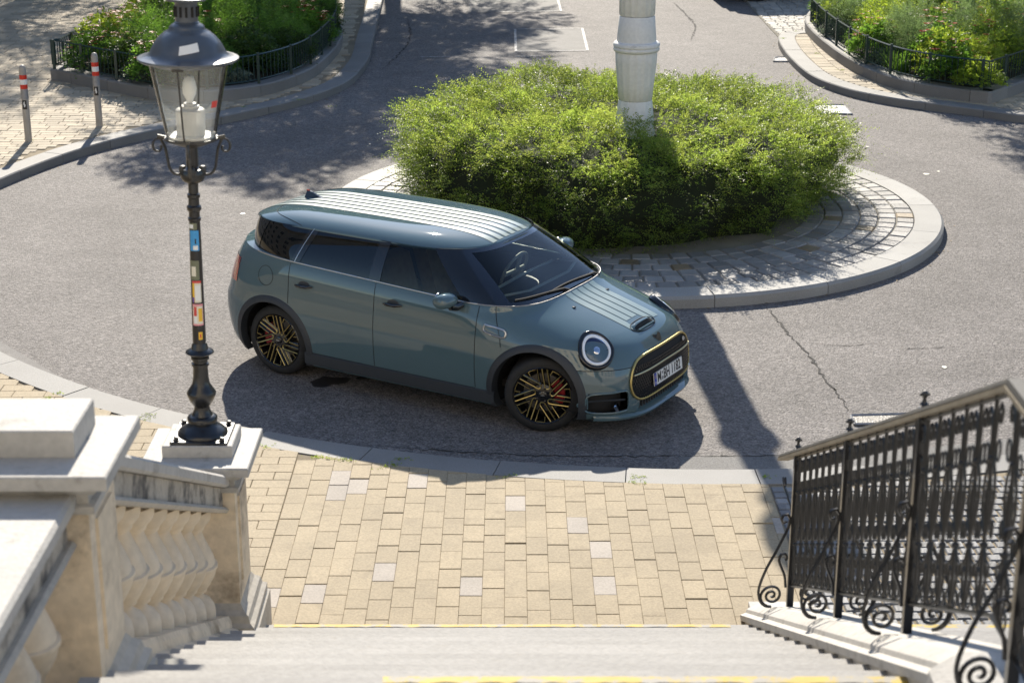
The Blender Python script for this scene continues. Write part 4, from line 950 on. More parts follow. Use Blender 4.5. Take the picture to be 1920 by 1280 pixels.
# ------------------------------------------------------------------ stone balustrade on the left
bal = empty('stone_balustrade', (-1.81, 9.7, ZP), label='weathered stone balustrade with bulbous balusters and two pedestals', cat='balustrade')
bo_ = (-1.81, 9.7, ZP)
def rel(mb): 
    mb.v = [(x-bo_[0], y-bo_[1], z-bo_[2]) for x, y, z in mb.v]; return mb
def slab(x0, x1, y0, y1, prof):
    """square moulding: prof list of (outset, z)"""
    mb = MB(); V = []
    for o, z in prof: V += [(x0-o, y0-o, z), (x1+o, y0-o, z), (x1+o, y1+o, z), (x0-o, y1+o, z)]
    F = []; n = len(prof)
    for j in range(n-1): F += [(j*4+k, j*4+(k+1) % 4, j*4+4+(k+1) % 4, j*4+4+k) for k in range(4)]
    F += [(3, 2, 1, 0), tuple((n-1)*4+k for k in range(4))]; return rel(mb.add(V, F))
def pedestal(xc, yc, zb, zc, hb, base_z):
    w = .215; x0, x1, y0, y1 = xc-w, xc+w, yc-w, yc+w
    slab(x0, x1, y0, y1, [(.0, base_z+.30), (.0, zc-.165)]).build('pedestal_shaft', MT['stone_warm'], bal)
    for s in (1,):                                # raised panel on the stair side
        slab(x1-.004, x1+.012, y0+.09, y1-.09, [(0, base_z+.42), (0, zc-.25)]).build('pedestal_panel', MT['stone_warm'], bal)
    slab(x0, x1, y0, y1, [(.10, base_z-.1), (.10, base_z+.14), (.085, base_z+.15), (.085, base_z+.19), (.06, base_z+.21), (.05, base_z+.25), (.02, base_z+.275), (.0, base_z+.31)]).build('pedestal_base', MT['stone'], bal)
    slab(x0, x1, y0, y1, [(.003, zc-.19), (.03, zc-.18), (.03, zc-.15), (.005, zc-.145), (.005, zc-.11), (.03, zc-.10), (.06, zc-.065), (.085, zc-.058), (.10, zc-.055), (.10, zc-.006), (.094, zc)]).build('pedestal_cap', MT['stone_top'], bal)
    c = hb
    slab(xc+c[0], xc+c[1], yc+c[2], yc+c[3], [(0, zc+.001), (0, zc+c[4]-.006), (-.006, zc+c[4])]).build('pedestal_block', MT['stone_top'], bal)
pedestal(-1.815, 9.69, .12, 1.48, (-.20, .205, -.155, .20, .072), .27)
pedestal(-1.80, 6.34, 2.0, 2.865, (-.24, .16, -.13, .22, .108), 1.64)
pedestal(-1.80, 3.6, 2.0, 2.865, (-.24, .16, -.13, .22, .108), 1.80)
zcop = lambda y: 1.43 + (9.40 - y) * .468
zc_flat = lambda y: 2.765
def coping(ys, zf, cut):
    pr_top = [(-.185, -.075), (-.20, -.06), (-.20, -.015), (-.185, 0), (.175, 0), (.19, -.015), (.19, -.06), (.175, -.075)]
    yy = list(np.linspace(ys[0], ys[1], cut+1))
    for a, b in zip(yy[:-1], yy[1:]):
        sweep_x(pr_top, [a-.002, b+.002], zf, 'coping_slab', MT['stone_top'], bal, bo_, x0=-1.815)
        sweep_x([(-.15, -.20), (-.15, -.078), (.145, -.078), (.145, -.20)], [a-.001, b+.001], zf, 'coping_frieze', MT['stone_dark'], bal, bo_, x0=-1.815)
        sweep_x([(-.17, -.235), (-.185, -.215), (-.17, -.198), (.165, -.198), (.18, -.215), (.165, -.235)], [a-.002, b+.002], zf, 'coping_moulding', MT['stone'], bal, bo_, x0=-1.815)
coping((9.47, 6.56), zcop, 2); coping((6.12, 3.8), zc_flat, 2)
def rail_low(ys, zf, cut):
    yy = list(np.linspace(ys[0], ys[1], cut+1))
    for a, b in zip(yy[:-1], yy[1:]):
        sweep_x([(-.22, -.42), (-.22, -.11), (-.19, -.08), (-.17, -.07), (-.15, 0), (.15, 0), (.165, -.03), (.175, -.075), (.205, -.085), (.225, -.115), (.235, -.12), (.235, -.42)], [a-.002, b+.002], zf, 'base_rail', MT['stone_warm'], bal, bo_, x0=-1.815)
zlow = lambda y: zcop(y) - .895
rail_low((9.46, 6.56), zlow, 3); rail_low((6.12, 3.8), lambda y: 1.90, 1)
sweep_x([(-.2, -3), (-.2, -.40), (.2, -.40), (.2, -3)], [9.46, 6.2, 3.4], lambda y: min(zlow(y), 1.9), 'wall', MT['stone_warm'], bal, bo_, x0=-1.815)
HBAL = .895 - .235
def baluster(h):
    prof = [(.100, 0), (.104, .03), (.104, .085), (.098, .115), (.08, .145), (.05, .165), (.036, .18), (.036, .196), (.060, .202), (.062, .214), (.080, .235), (.112, .29), (.122, .325), (.130, .334), (.130, .350), (.117, .356), (.112, .385), (.092, .435), (.066, .49), (.052, .525), (.05, .54), (.064, .548), (.066, .558), (.074, .57), (.098, .595), (.108, .62), (.108, .66)]
    mb = MB(); mb.lathe([(r, z*h/.66) for r, z in prof], 20)
    return mb
b0 = None
nb = 9
for i in range(nb):
    y = 9.27 - i*.292
    if b0 is None: b0 = baluster(HBAL+.07).build('baluster', MT['stone_bal'], bal, 45); b0.location = (-1.815-bo_[0], y-bo_[1], zlow(y)-.05-bo_[2])
    else: dup(b0, bal, (-1.815-bo_[0], y-bo_[1], zlow(y)-.05-bo_[2]), (0, 0, i*.7))
for i in range(7):
    y = 5.95 - i*.30; o = dup(b0, bal, (-1.815-bo_[0], y-bo_[1], 1.85-bo_[2]), (0, 0, i*.7))

# ------------------------------------------------------------------ street lamp on the pedestal
LX, LY, LZ = -1.805, 9.71, 1.553
lamp = empty('street_lamp', (LX, LY, LZ), label='old black street lamp with glass lantern standing on the stone pedestal', cat='street lamp')
lamp.rotation_euler = (0, R(1.1), 0)
mb = MB(); mb.box((-.165, -.165, 0), (.165, .165, .02), .004); mb.build('base_plate', MT['black'], lamp)
for sx in (-1, 1):
    for sy in (-1, 1):
        mb = MB(); mb.lathe([(.020, .02), (.020, .026), (.014, .027), (.014, .048), (.006, .05)], 6, (sx*.132, sy*.132, 0)); mb.build('bolt', MT['black'], lamp)
mb = MB(); mb.lathe([(.145, .018), (.145, .03), (.13, .05), (.10, .075), (.075, .095), (.07, .11), (.085, .112), (.088, .135), (.080, .15), (.062, .158), (.055, .175), (.045, .2), (.045, .225)], 32); mb.build('base_dome', MT['black'], lamp, 40)
mb = MB(); mb.lathe([(.045, .222), (.052, .235), (.07, .27), (.083, .31), (.085, .325), (.076, .345), (.058, .38), (.05, .40), (.044, .45), (.042, .52), (.044, .535), (.05, .538), (.05, .555), (.042, .56), (.042, .58), (.052, .588), (.052, .605), (.044, .612), (.044, .63)], 32); mb.build('baluster_stem', MT['black'], lamp, 40)
mb = MB(); mb.lathe([(.044, .628), (.075, .632), (.082, .640), (.078, .648), (.05, .662), (.044, .69), (.040, .70)], 32); mb.build('flange', MT['black'], lamp, 40)
zt_ = 1.62
mb = MB(); mb.lathe([(.0385, .695), (.037, .9), (.033, 1.35), (.031, 1.46), (.036, 1.465), (.037, 1.482), (.031, 1.486), (.031, 1.52), (.04, 1.53), (.041, 1.55), (.031, 1.56), (.030, 1.60), (.036, 1.605), (.036, 1.625), (.028, 1.63), (.028, 1.70)], 24); mb.build('pole', MT['black'], lamp, 40)
mb = MB(); mb.lathe([(.03, 1.69), (.055, 1.705), (.068, 1.725), (.068, 1.765), (.062, 1.775), (.062, 1.785), (.045, 1.79), (.034, 1.80), (.032, 1.93), (.03, 1.95)], 24); mb.build('collar', MT['black'], lamp, 40)
mb = MB(); mb.lathe([(.03, 1.935), (.06, 1.945), (.10, 1.965), (.135, 1.985), (.148, 1.99), (.148, 2.004), (.13, 2.006), (.10, 1.99)], 32, close=False); mb.build('lantern_seat', MT['lamp_arm'], lamp, 40)
for k in range(4):
    a = R(45*0 + 90*k + 4); ca, sa = math.cos(a), math.sin(a); mb = MB()
    P = smooth_path([(.066, 0, 1.745), (.10, 0, 1.748), (.125, 0, 1.79), (.135, 0, 1.86), (.145, 0, 1.93), (.165, 0, 1.985), (.172, 0, 2.0)], .02)
    mb.tube([(p[0]*ca, p[0]*sa, p[2]) for p in P], .0085, 6)
    Q = smooth_path([(.168, 0, 2.0), (.20, 0, 1.985), (.212, 0, 1.95), (.205, 0, 1.915), (.18, 0, 1.905), (.165, 0, 1.93), (.172, 0, 1.945)], .015)
    mb.tube([(p[0]*ca, p[0]*sa, p[2]) for p in Q], .0075, 6); mb.tube([(.142*ca, .142*sa, 1.998), (.185*ca, .185*sa, 2.008)], .013, 6)
    mb.lathe([(.018, 1.735), (.02, 1.77), (.02, 1.80), (.012, 1.805)], 8, (.055*ca, .055*sa, 0)); mb.build('cradle_arm', MT['lamp_arm'], lamp, 60)
mb = MB(); mb.lathe([(.135, 2.004), (.215, 2.435)], 40, close=False); mb.build('lantern_glass', MT['lamp_glass'], lamp, 60)
mb = MB(); mb.lathe([(.137, 2.0), (.141, 2.0), (.142, 2.012), (.137, 2.012)], 40); mb.build('glass_rim', MT['lamp_white'], lamp, 40) if False else None
mb = MB(); mb.lathe([(.128, 2.0), (.128, 2.018), (.08, 2.02)], 32); mb.build('gear_tray', MT['lamp_white'], lamp, 40)
mb = MB(); mb.lathe([(.079, 2.018), (.079, 2.165), (.072, 2.172), (.05, 2.174), (.05, 2.19), (.036, 2.192), (.034, 2.205), (.02, 2.208)], 28); mb.build('gear_can', MT['lamp_white'], lamp, 40)
mb = MB(); mb.lathe([(.018, 2.20), (.02, 2.225), (.036, 2.26), (.040, 2.29), (.034, 2.33), (.022, 2.36), (.004, 2.37)], 20); mb.build('bulb', MT['bulb'], lamp, 60)
for k in range(2):
    a = R(-96 + 180*k); mb = MB(); mb.tube([(.139*math.cos(a), .139*math.sin(a), 2.0), (.218*math.cos(a), .218*math.sin(a), 2.44)], .0055, 5); mb.box((.205*math.cos(a)-.03, .21*math.sin(a)-.01, 2.425), (.205*math.cos(a)+.03, .21*math.sin(a)+.01, 2.445)); mb.build('glazing_rod', MT['lamp_arm'], lamp)
mb = MB(); mb.lathe([(.20, 2.43), (.262, 2.452), (.275, 2.462), (.274, 2.474), (.255, 2.482), (.225, 2.492), (.208, 2.51), (.198, 2.54), (.18, 2.585), (.15, 2.635), (.12, 2.668), (.098, 2.685), (.096, 2.70), (.088, 2.715), (.066, 2.732)], 40, close=False); mb.build('lantern_hood', MT['lamp_grey'], lamp, 50)
mb = MB(); mb.lathe([(.062, 2.725), (.068, 2.735), (.062, 2.74), (.062, 2.85), (.07, 2.86), (.11, 2.865), (.115, 2.88), (.06, 2.93), (.01, 2.95)], 28); mb.build('chimney', MT['lamp_grey'], lamp, 40)
mb = MB()
for k in range(12):
    a = R(30*k+10); mb.box((.0625*math.cos(a)-.006, .0625*math.sin(a)-.006, 2.77), (.0625*math.cos(a)+.006, .0625*math.sin(a)+.006, 2.83))
mb.build('vent_slot', MT['matte'], lamp)
def lsticker(name, a0, a1, z0, z1, rr, m, lbl, bits=(), z2=None, r2=None):
    mb = MB(); ms = [m] + [b[4] for b in bits]
    def cur(a0, a1, z0, z1, off, mi, n=8):
        mb.cm = mi; V = []
        for k in range(n+1):
            a = R(a0+(a1-a0)*k/n)
            for z, q in ((z0, rr), (z1, r2 or rr)): V.append(((q+off)*math.cos(a), (q+off)*math.sin(a), z))
        mb.add(V, [(2*k, 2*k+2, 2*k+3, 2*k+1) for k in range(n)])
    cur(a0, a1, z0, z1, .001, 0)
    for i, b in enumerate(bits): cur(a0+(a1-a0)*b[0], a0+(a1-a0)*b[1], z0+(z1-z0)*b[2], z0+(z1-z0)*b[3], .0016+.0003*i, i+1)
    o = mb.build(name, ms, lamp, 60); tag(o, lbl); return o
qr = lambda z: .0385 - (z-.695)/(1.35-.695)*.0055 + .0005
S = MT
def st(z0, z1, a0, a1, m, lbl, bits=()): lsticker('sticker', a0, a1, z0, z1, qr(z0), m, lbl, bits, r2=qr(z1))
st(.72, .79, -95, -40, S['blackfilm'], 'round yellow sticker near the foot of the lamp pole', [(.2, .8, .15, .85, S['sticker_yellow']), (.4, .6, .35, .65, S['sticker_red'])])
st(.82, .955, -130, -35, S['sticker_pink'], 'pink picture sticker on the lamp pole', [(.05, .95, .08, .9, S['sticker_cream']), (.14, .40, .45, .88, S['sticker_red']), (.12, .42, .1, .5, S['white']), (.55, .9, .2, .8, S['sticker_yellow'])])
st(.965, 1.10, -125, -45, S['sticker_cream'], 'white and rainbow sticker on the lamp pole', [(0, .25, 0, .9, S['sticker_yellow']), (0, .2, 0, .45, S['sticker_violet']), (0, 1, .9, 1, S['sticker_red']), (.3, .9, .1, .8, S['white'])])
st(1.105, 1.225, -160, -55, S['sticker_olive'], 'faded olive sticker on the lamp pole', [(0, .12, .1, .9, S['sticker_cream']), (.3, .7, .2, .7, S['sticker_cream'])])
st(1.285, 1.41, -135, -45, S['sticker_blue'], 'bright blue sticker on the lamp pole', [(.35, .85, .05, .28, S['white']), (.55, .68, .35, .6, S['blackfilm'])])
st(1.415, 1.455, -150, -60, S['sticker_olive'], 'torn dark sticker on the lamp pole', [(.1, .6, .2, .8, S['white'])])
def cone_patch(name, a0, a1, z0, z1, r0, r1, m, lbl, skew=0):
    mb = MB(); V = []; n = 6
    for k in range(n+1):
        a = a0+(a1-a0)*k/n; s = skew*(k/n-.5)
        for z, q in ((z0, r0), (z1, r1)):
            zz = z+s; t = (zz-z0)/(z1-z0); qq = r0+(r1-r0)*t+.002; V.append((qq*math.cos(R(a)), qq*math.sin(R(a)), zz))
    mb.add(V, [(2*k, 2*k+2, 2*k+3, 2*k+1) for k in range(n)]); tag(mb.build(name, m, lamp), lbl)
cone_patch('sticker', -94, -62, 2.545, 2.605, .199, .171, MT['white'], 'white label stuck on the lantern hood', .025)
cone_patch('sticker', -40, -26, 2.20, 2.24, .173, .181, MT['sticker_red'], 'small red sticker on the lantern glass')
_zo = [0, .12, .32, .64, 1.735, 2.0, 2.46, 2.73, 2.9]; _zn = [0, .098, .262, .513, 1.55, 1.765, 2.2, 2.396, 2.55]
for ch in lamp.children:
    co = np.empty(len(ch.data.vertices)*3, np.float32); ch.data.vertices.foreach_get('co', co); co = co.reshape(-1, 3); co[:, 2] = np.interp(co[:, 2], _zo, _zn); ch.data.vertices.foreach_set('co', co.ravel()); ch.data.update()
#@@PART3
# ------------------------------------------------------------------ the car
car = empty('car', (-1.6642, 15.7183, 0), R(-31.0155), label='sage green estate car with gold trimmed grille and striped roof, parked by the roundabout', cat='car')
zn_k = [.17, .22, .30, .40, .50, .58, .64, .70, .74, .79, .84, .89, .93, .965, .985, 1.0]
fx = pchip(zn_k, [3.36, 3.41, 3.42, 3.42, 3.418, 3.412, 3.39, 3.35, 3.305, 3.205, 3.05, 2.88, 2.735, 2.63, 2.59, 2.565])
fw = pchip(zn_k, [.85, .868, .884, .895, .90, .90, .898, .893, .888, .88, .874, .867, .857, .845, .835, .825])
fn = pchip(zn_k, [4.2, 4.2, 4.2, 4.0, 3.8, 3.5, 3.3, 3.2, 3.2, 3.1, 3.0, 2.95, 3.0, 3.3, 3.6, 3.8])
fxm = pchip([.17, .74, .9, 1.0], [1.8, 1.8, 1.72, 1.60])
fxr = pchip([.17, .22, .30, .40, .50, .58, .64, .70, .80, .90, 1.0], [-.62, -.70, -.745, -.77, -.785, -.782, -.755, -.735, -.72, -.70, -.67])
fnr = pchip([.17, .7, .85, 1.0], [3.8, 3.6, 3.2, 2.6])
ztop = lambda x: 1.0 + np.clip(2.0 - np.asarray(x, float), 0, 3) * .045
def zact(zn, x): return .17 + (zn - .17) / .83 * (ztop(x) - .17)
def znom(z, x): return .17 + (z - .17) * .83 / (ztop(x) - .17)
def cy(x, zn):
    x = np.asarray(x, float); w = fw(zn); xm = fxm(zn); a = fx(zn) - xm; n = fn(zn)
    yf = w * np.clip(1 - np.clip((x - xm)/a, 0, 1)**n, 0, 1)**(1/n)
    ar = .35 - fxr(zn); nr_ = fnr(zn); yr = w * np.clip(1 - np.clip((.35 - x)/ar, 0, 1)**nr_, 0, 1)**(1/nr_)
    return np.where(x > xm, yf, np.where(x < .35, yr, w))
def side_y(x, z): return cy(x, znom(np.asarray(z, float), x))
def front_x(y, zn):
    w = fw(zn); xm = fxm(zn); a = fx(zn) - xm; n = fn(zn); return xm + a * np.clip(1 - np.clip(np.abs(y)/w, 0, 1)**n, 0, 1)**(1/n)
_zz = np.linspace(.62, 1.0, 120)
def hood_z(x, y):
    X = front_x(y, _zz); return float(np.interp(-x, -X, _zz))
KA, KF = 26, 96
xs_fix = np.unique(np.concatenate([np.arange(-.2, 2.121, .0232), [.20, 1.105, 2.12]])); xs_fix = xs_fix[np.r_[True, np.diff(xs_fix) > .006]]
for v in (.20, 1.105, 2.12): xs_fix[np.argmin(abs(xs_fix - v))] = v
ZN = np.concatenate([np.arange(.17, .80, .0195), np.linspace(.80, 1.0, 16)]); ZN[np.argmin(abs(ZN - .30))] = .30; ZN[np.argmin(abs(ZN - .585))] = .585
def half_ring(zn):
    """right half (y<0), rear centre to front centre"""
    w = fw(zn); xr = fxr(zn)
    nr_ = float(fnr(zn)); t = np.linspace(0, np.pi/2, 400); X = .35 - (.35 - xr)*np.cos(t)**(2/nr_); Y = w*np.sin(t)**(2/nr_)
    k = X <= -.2; X, Y = np.r_[X[k], -.2], np.r_[Y[k], cy(-.2, zn)]
    d = np.r_[0, np.cumsum(np.hypot(np.diff(X), np.diff(Y)))]; s = np.linspace(0, d[-1], KA+1)[:-1]; ra = np.stack([np.interp(s, d, X), np.interp(s, d, Y)], 1)
    rs = np.stack([xs_fix, cy(xs_fix, zn)], 1)
    xm = fxm(zn); a = fx(zn)-xm; n = fn(zn); t = np.linspace(np.pi/2, 0, 600); X = xm + a*np.cos(t)**(2/n); Y = w*np.sin(t)**(2/n)
    k = X >= 2.12; X, Y = np.r_[2.12, X[k]], np.r_[cy(2.12, zn), Y[k]]
    d = np.r_[0, np.cumsum(np.hypot(np.diff(X), np.diff(Y)))]; s = np.linspace(0, d[-1], KF+1)[1:]; rf = np.stack([np.interp(s, d, X), np.interp(s, d, Y)], 1)
    return np.concatenate([ra, rs, rf])
NC = KA + len(xs_fix) + KF; iA = KA + int(np.argmin(abs(xs_fix - .20))); iB = KA + int(np.argmin(abs(xs_fix - 1.105))); iC = KA + len(xs_fix) - 1; iH = iC + 13
grid = np.zeros((len(ZN), NC, 3))
for j, zn in enumerate(ZN):
    r = half_ring(zn); grid[j, :, 0] = r[:, 0]; grid[j, :, 1] = -r[:, 1]; grid[j, :, 2] = zact(zn, r[:, 0])
jS = int(np.argmin(abs(ZN - .30))); jH = int(np.argmin(abs(ZN - .585)))
Q = [[] for _ in range(5)]                    # 0 body, 1 hood, 2 front door, 3 rear door
fog_y = (.50, .80)
def in_arch(x, z):
    return min(math.hypot(x, z-.315), math.hypot(x-2.67, z-.315)) < .412
for j in range(len(ZN)-1):
    for i in range(NC-1):
        q = grid[j:j+2, i:i+2].reshape(-1, 3).mean(0); x, y, z = q
        if in_arch(x, z): continue
        if x > 2.95 and i > iC and .235 < z < .405 and .545 < -y < .775: continue       # side intakes
        if x > 3.1 and .215 < z < .285 and -y < .42: continue                              # lower slot
        if x > 3.1 and .34 < z < .60 and -y < .44: continue                                # behind the grille
        p = 1 if (i >= iH and j >= jH) else 2 if (iB <= i < iC and j >= jS) else 3 if (iA <= i < iB and j >= jS) else 0
        Q[p].append((j*NC+i, j*NC+i+1, (j+1)*NC+i+1, (j+1)*NC+i))
G = grid.reshape(-1, 3); GM = G * [1, -1, 1]
def sub(name, quads, m, mirror, parent=car, off=0):
    V = np.concatenate([G, GM]) if mirror == 2 else (GM if mirror else G)
    q = np.array(quads)
    F = np.concatenate([q[:, ::-1] if False else q, q[:, ::-1] + len(G)]) if mirror == 2 else (q[:, ::-1] if mirror else q)
    u, inv = np.unique(F, return_inverse=True); return mesh_np(name, V[u], inv.reshape(F.shape), m, parent, True)
bodyo = sub('body', Q[0], MT['paint'], 2)
hood = sub('bonnet', Q[1], MT['paint'], 2)
fd = [sub('front_door', Q[2], MT['paint'], s) for s in (0, 1)]; rd = [sub('rear_door', Q[3], MT['paint'], s) for s in (0, 1)]
# strips laid on the body
def strip(P, N, w, lift):
    """ribbon along points P with normals N"""
    P = np.array(P); N = np.array(N); T = np.gradient(P, axis=0); S_ = np.cross(T, N); S_ /= np.linalg.norm(S_, axis=1)[:, None] + 1e-9
    return np.concatenate([P + S_*w/2 + N*lift, P - S_*w/2 + N*lift])
def ribbon(name, P, N, w, m, lift=.0012, parent=car):
    V = strip(P, N, w, lift); n = len(P); return mesh_np(name, V, [(i, i+1, n+i+1, n+i) for i in range(n-1)], m, parent)
def side_pt(x, z, s=-1): return np.array([x, s*float(side_y(x, z)), z])
def side_n(x, z, s=-1):
    e = .01; a = side_pt(x+e, z, s) - side_pt(x-e, z, s); b = side_pt(x, z+e, s) - side_pt(x, z-e, s); n = np.cross(a, b); n /= np.linalg.norm(n); return n if n[1]*s > 0 else -n
def seam(name, xz, s, w=.006, m='matte', parent=car):
    xz = smooth_path([(a, b) for a, b in xz], .03) if len(xz) > 2 else resample(np.array(xz, float), .04)
    return ribbon(name, [side_pt(x, z, s) for x, z in xz], [side_n(x, z, s) for x, z in xz], w, MT[m], parent=parent)
for s in (-1, 1):
    k = 0 if s < 0 else 1
    seam('door_gap', [(1.105, .31), (1.105, 1.03)], s); seam('door_gap', [(2.12, .31), (2.12, .99)], s); seam('door_gap', [(.20, .72), (.20, 1.07)], s); seam('door_gap', [(.2, .305), (1.1, .302), (2.12, .302)], s)
    # fuel cap ring
    if s < 0: seam('fuel_cap', [(-.06 + .085*math.cos(t), .925 + .085*math.sin(t)) for t in np.linspace(0, 2*math.pi, 24)], s, .005)
    # sculpted crease along the doors
    # handles
    for x, z, par in ((.37, .90, rd[k]), (1.30, .885, fd[k])):
        mb = MB(); y = float(side_y(x, z)); n0 = 10
        P = [(x + .095*t, s*(y + .032 - .018*t*t*1.2), z + .004*t) for t in np.linspace(-1, 1, 9)]; mb.tube(P, .013, 8, rr=[.006, .011, .013, .0135, .0135, .0135, .013, .011, .006]); mb.build('door_handle', MT['gloss'], par, 60)
        mb = MB(); V = []; 
        for i in range(16):
            a = 2*math.pi*i/16; V.append(side_pt(x + .06*math.cos(a), z + .008 + .034*math.sin(a), s) + side_n(x, z, s)*.0015)
        mb.add(V, [tuple(range(16)) if s > 0 else tuple(range(16))[::-1]]); mb.build('handle_recess', MT['clad'], par)
    # scuttle badge
    P = smooth_path([(2.20, .858), (2.375, .832), (2.395, .79), (2.36, .775), (2.215, .80), (2.195, .825), (2.20, .858)], .012)
    V = [side_pt(x, z, s) + side_n(x, z, s)*.006 for x, z in P]; mb = MB(); mb.tube(V, .0095, 6); b = mb.build('side_scuttle', MT['silver'], car, 60)
    Vc = [side_pt(x, z, s) + side_n(x, z, s)*.002 for x, z in P[:-1]]; mb = MB(); mb.add(Vc, [tuple(range(len(Vc)))]); mb.build('scuttle_panel', MT['paint'], b)
    # wheel arch cladding
    for ax, a0, a1, nm in ((0, -24, 205, 'rear_arch_trim'), (2.67, -26, 206, 'front_arch_trim')):
        V = []; F = []; n = 48; rr = [.378, .384, .432, .443]; of = [-.07, .014, .013, .0]
        for i in range(n+1):
            a = R(a0 + (a1-a0)*i/n)
            for q, o_ in zip(rr, of):
                x = ax + q*math.cos(a); z = max(.17, .315 + q*math.sin(a)); V.append((x, s*(float(side_y(x, max(z, .18))) + o_), z))
        for i in range(n): F += [(i*4+u, i*4+u+1, i*4+5+u, i*4+4+u) for u in range(3)]
        MB().add(V, F).build(nm, MT['clad'], car, 50)
        # dark liner
        mb = MB(); V = []; n = 28
        for i in range(n+1):
            a = R(-15 + 210*i/n); x, z = ax + .392*math.cos(a), .315 + .392*math.sin(a)
            V += [(x, s*min(.86, float(side_y(x, max(z, .18))) - .004), z), (x, s*.52, z)]
        V.append((ax, s*.52, .315)); F = [(2*i, 2*i+1, 2*i+3, 2*i+2) for i in range(n)] + [(2*i+1, len(V)-1, 2*i+3) for i in range(n)]
        mb.add(V, F).build('wheel_housing', MT['matte'], car)
    # sill cladding
    X = np.linspace(.36, 2.30, 40); V = []; F = []
    for x in X:
        y = float(side_y(x, .28)); V += [(x, s*(y+.001), .302), (x, s*(y+.013), .292), (x, s*(y+.010), .20), (x, s*(y-.05), .165)]
    for i in range(len(X)-1): F += [(i*4+u, i*4+u+1, i*4+5+u, i*4+4+u) for u in range(3)]
    MB().add(V, F).build('sill_trim', MT['clad'], car, 40)
    # chrome belt line
    X = np.linspace(-.22, 2.10, 60); mb = MB(); mb.tube([(x, s*(float(cy(x, 1.0)) + .001), float(ztop(x)) + .003) for x in X], .006, 6); mb.build('belt_trim', MT['silver'], car, 60)
    # tail lamp
    V = []; F = []
    for i, z in enumerate(np.linspace(.80, 1.0, 8)):
        for k_, x in enumerate(np.linspace(-.665, -.44, 9)): x = x; V.append((x, s*(float(side_y(x, z))+.006), z))
    F = [(i*9+k_, i*9+k_+1, i*9+10+k_, i*9+9+k_) for i in range(7) for k_ in range(8)]
    MB().add(V, F).build('tail_light', MT['tail'], car, 60)
# underbody
mb = MB(); uw = lambda x: .50 if min(abs(x), abs(x-2.67)) < .42 else float(cy(x, .17))*.97
P = [(x, -uw(x)) for x in np.linspace(-.6, 3.3, 60)] + [(x, uw(x)) for x in np.linspace(3.3, -.6, 60)]; mb.prism(P, .172, .20); mb.build('underbody', MT['matte'], car)
# ---- glasshouse
vb = dict(w=(.822, .672), xf=(2.53, 1.965), xm=(1.60, 1.12), nf=(4.0, 3.4), xr=(-.56, -.44), xq=(.35, .15), nr=(2.6, 3.6))
def L2(k, v): a, b = vb[k]; return a + (b-a)*v
def gh_y(x, v):
    w = L2('w', v) + .035*4*v*(1-v)*.5; xm = L2('xm', v); a = L2('xf', v) - xm; n = L2('nf', v); xq = L2('xq', v); ar = xq - L2('xr', v); nr = L2('nr', v)
    if x > xm: return w*max(0, 1-min(1, (x-xm)/a)**n)**(1/n)
    if x < xq: return w*max(0, 1-min(1, (xq-x)/ar)**nr)**(1/nr)
    return w
def gh_fx(y, v):
    w = L2('w', v) + .035*4*v*(1-v)*.5; xm = L2('xm', v); a = L2('xf', v) - xm; n = L2('nf', v); return xm + a*max(0, 1-min(1, abs(y)/w)**n)**(1/n)
def gh_rx(y, v):
    w = L2('w', v) + .035*4*v*(1-v)*.5; xq = L2('xq', v); ar = xq - L2('xr', v); n = L2('nr', v); return xq - ar*max(0, 1-min(1, abs(y)/w)**n)**(1/n)
def gh_z(x0, v): return float(ztop(x0))*(1-v) + 1.362*v
def side_patch(name, xb, xt, m, s, off=0., nu=24, nv=12, parent=car, v0=0., v1=1.):
    V = []
    for j in range(nv+1):
        v = v0 + (v1-v0)*j/nv
        for i in range(nu+1):
            a = xb[0]+(xb[1]-xb[0])*i/nu; b = xt[0]+(xt[1]-xt[0])*i/nu; x = a*(1-v)+b*v; V.append((x, s*(gh_y(x, v)+off), gh_z(a, v)))
    F = [(j*(nu+1)+i, j*(nu+1)+i+1, (j+1)*(nu+1)+i+1, (j+1)*(nu+1)+i) for j in range(nv) for i in range(nu)]
    if s > 0: F = [f[::-1] for f in F]
    return mesh_np(name, V, F, m, parent, True)
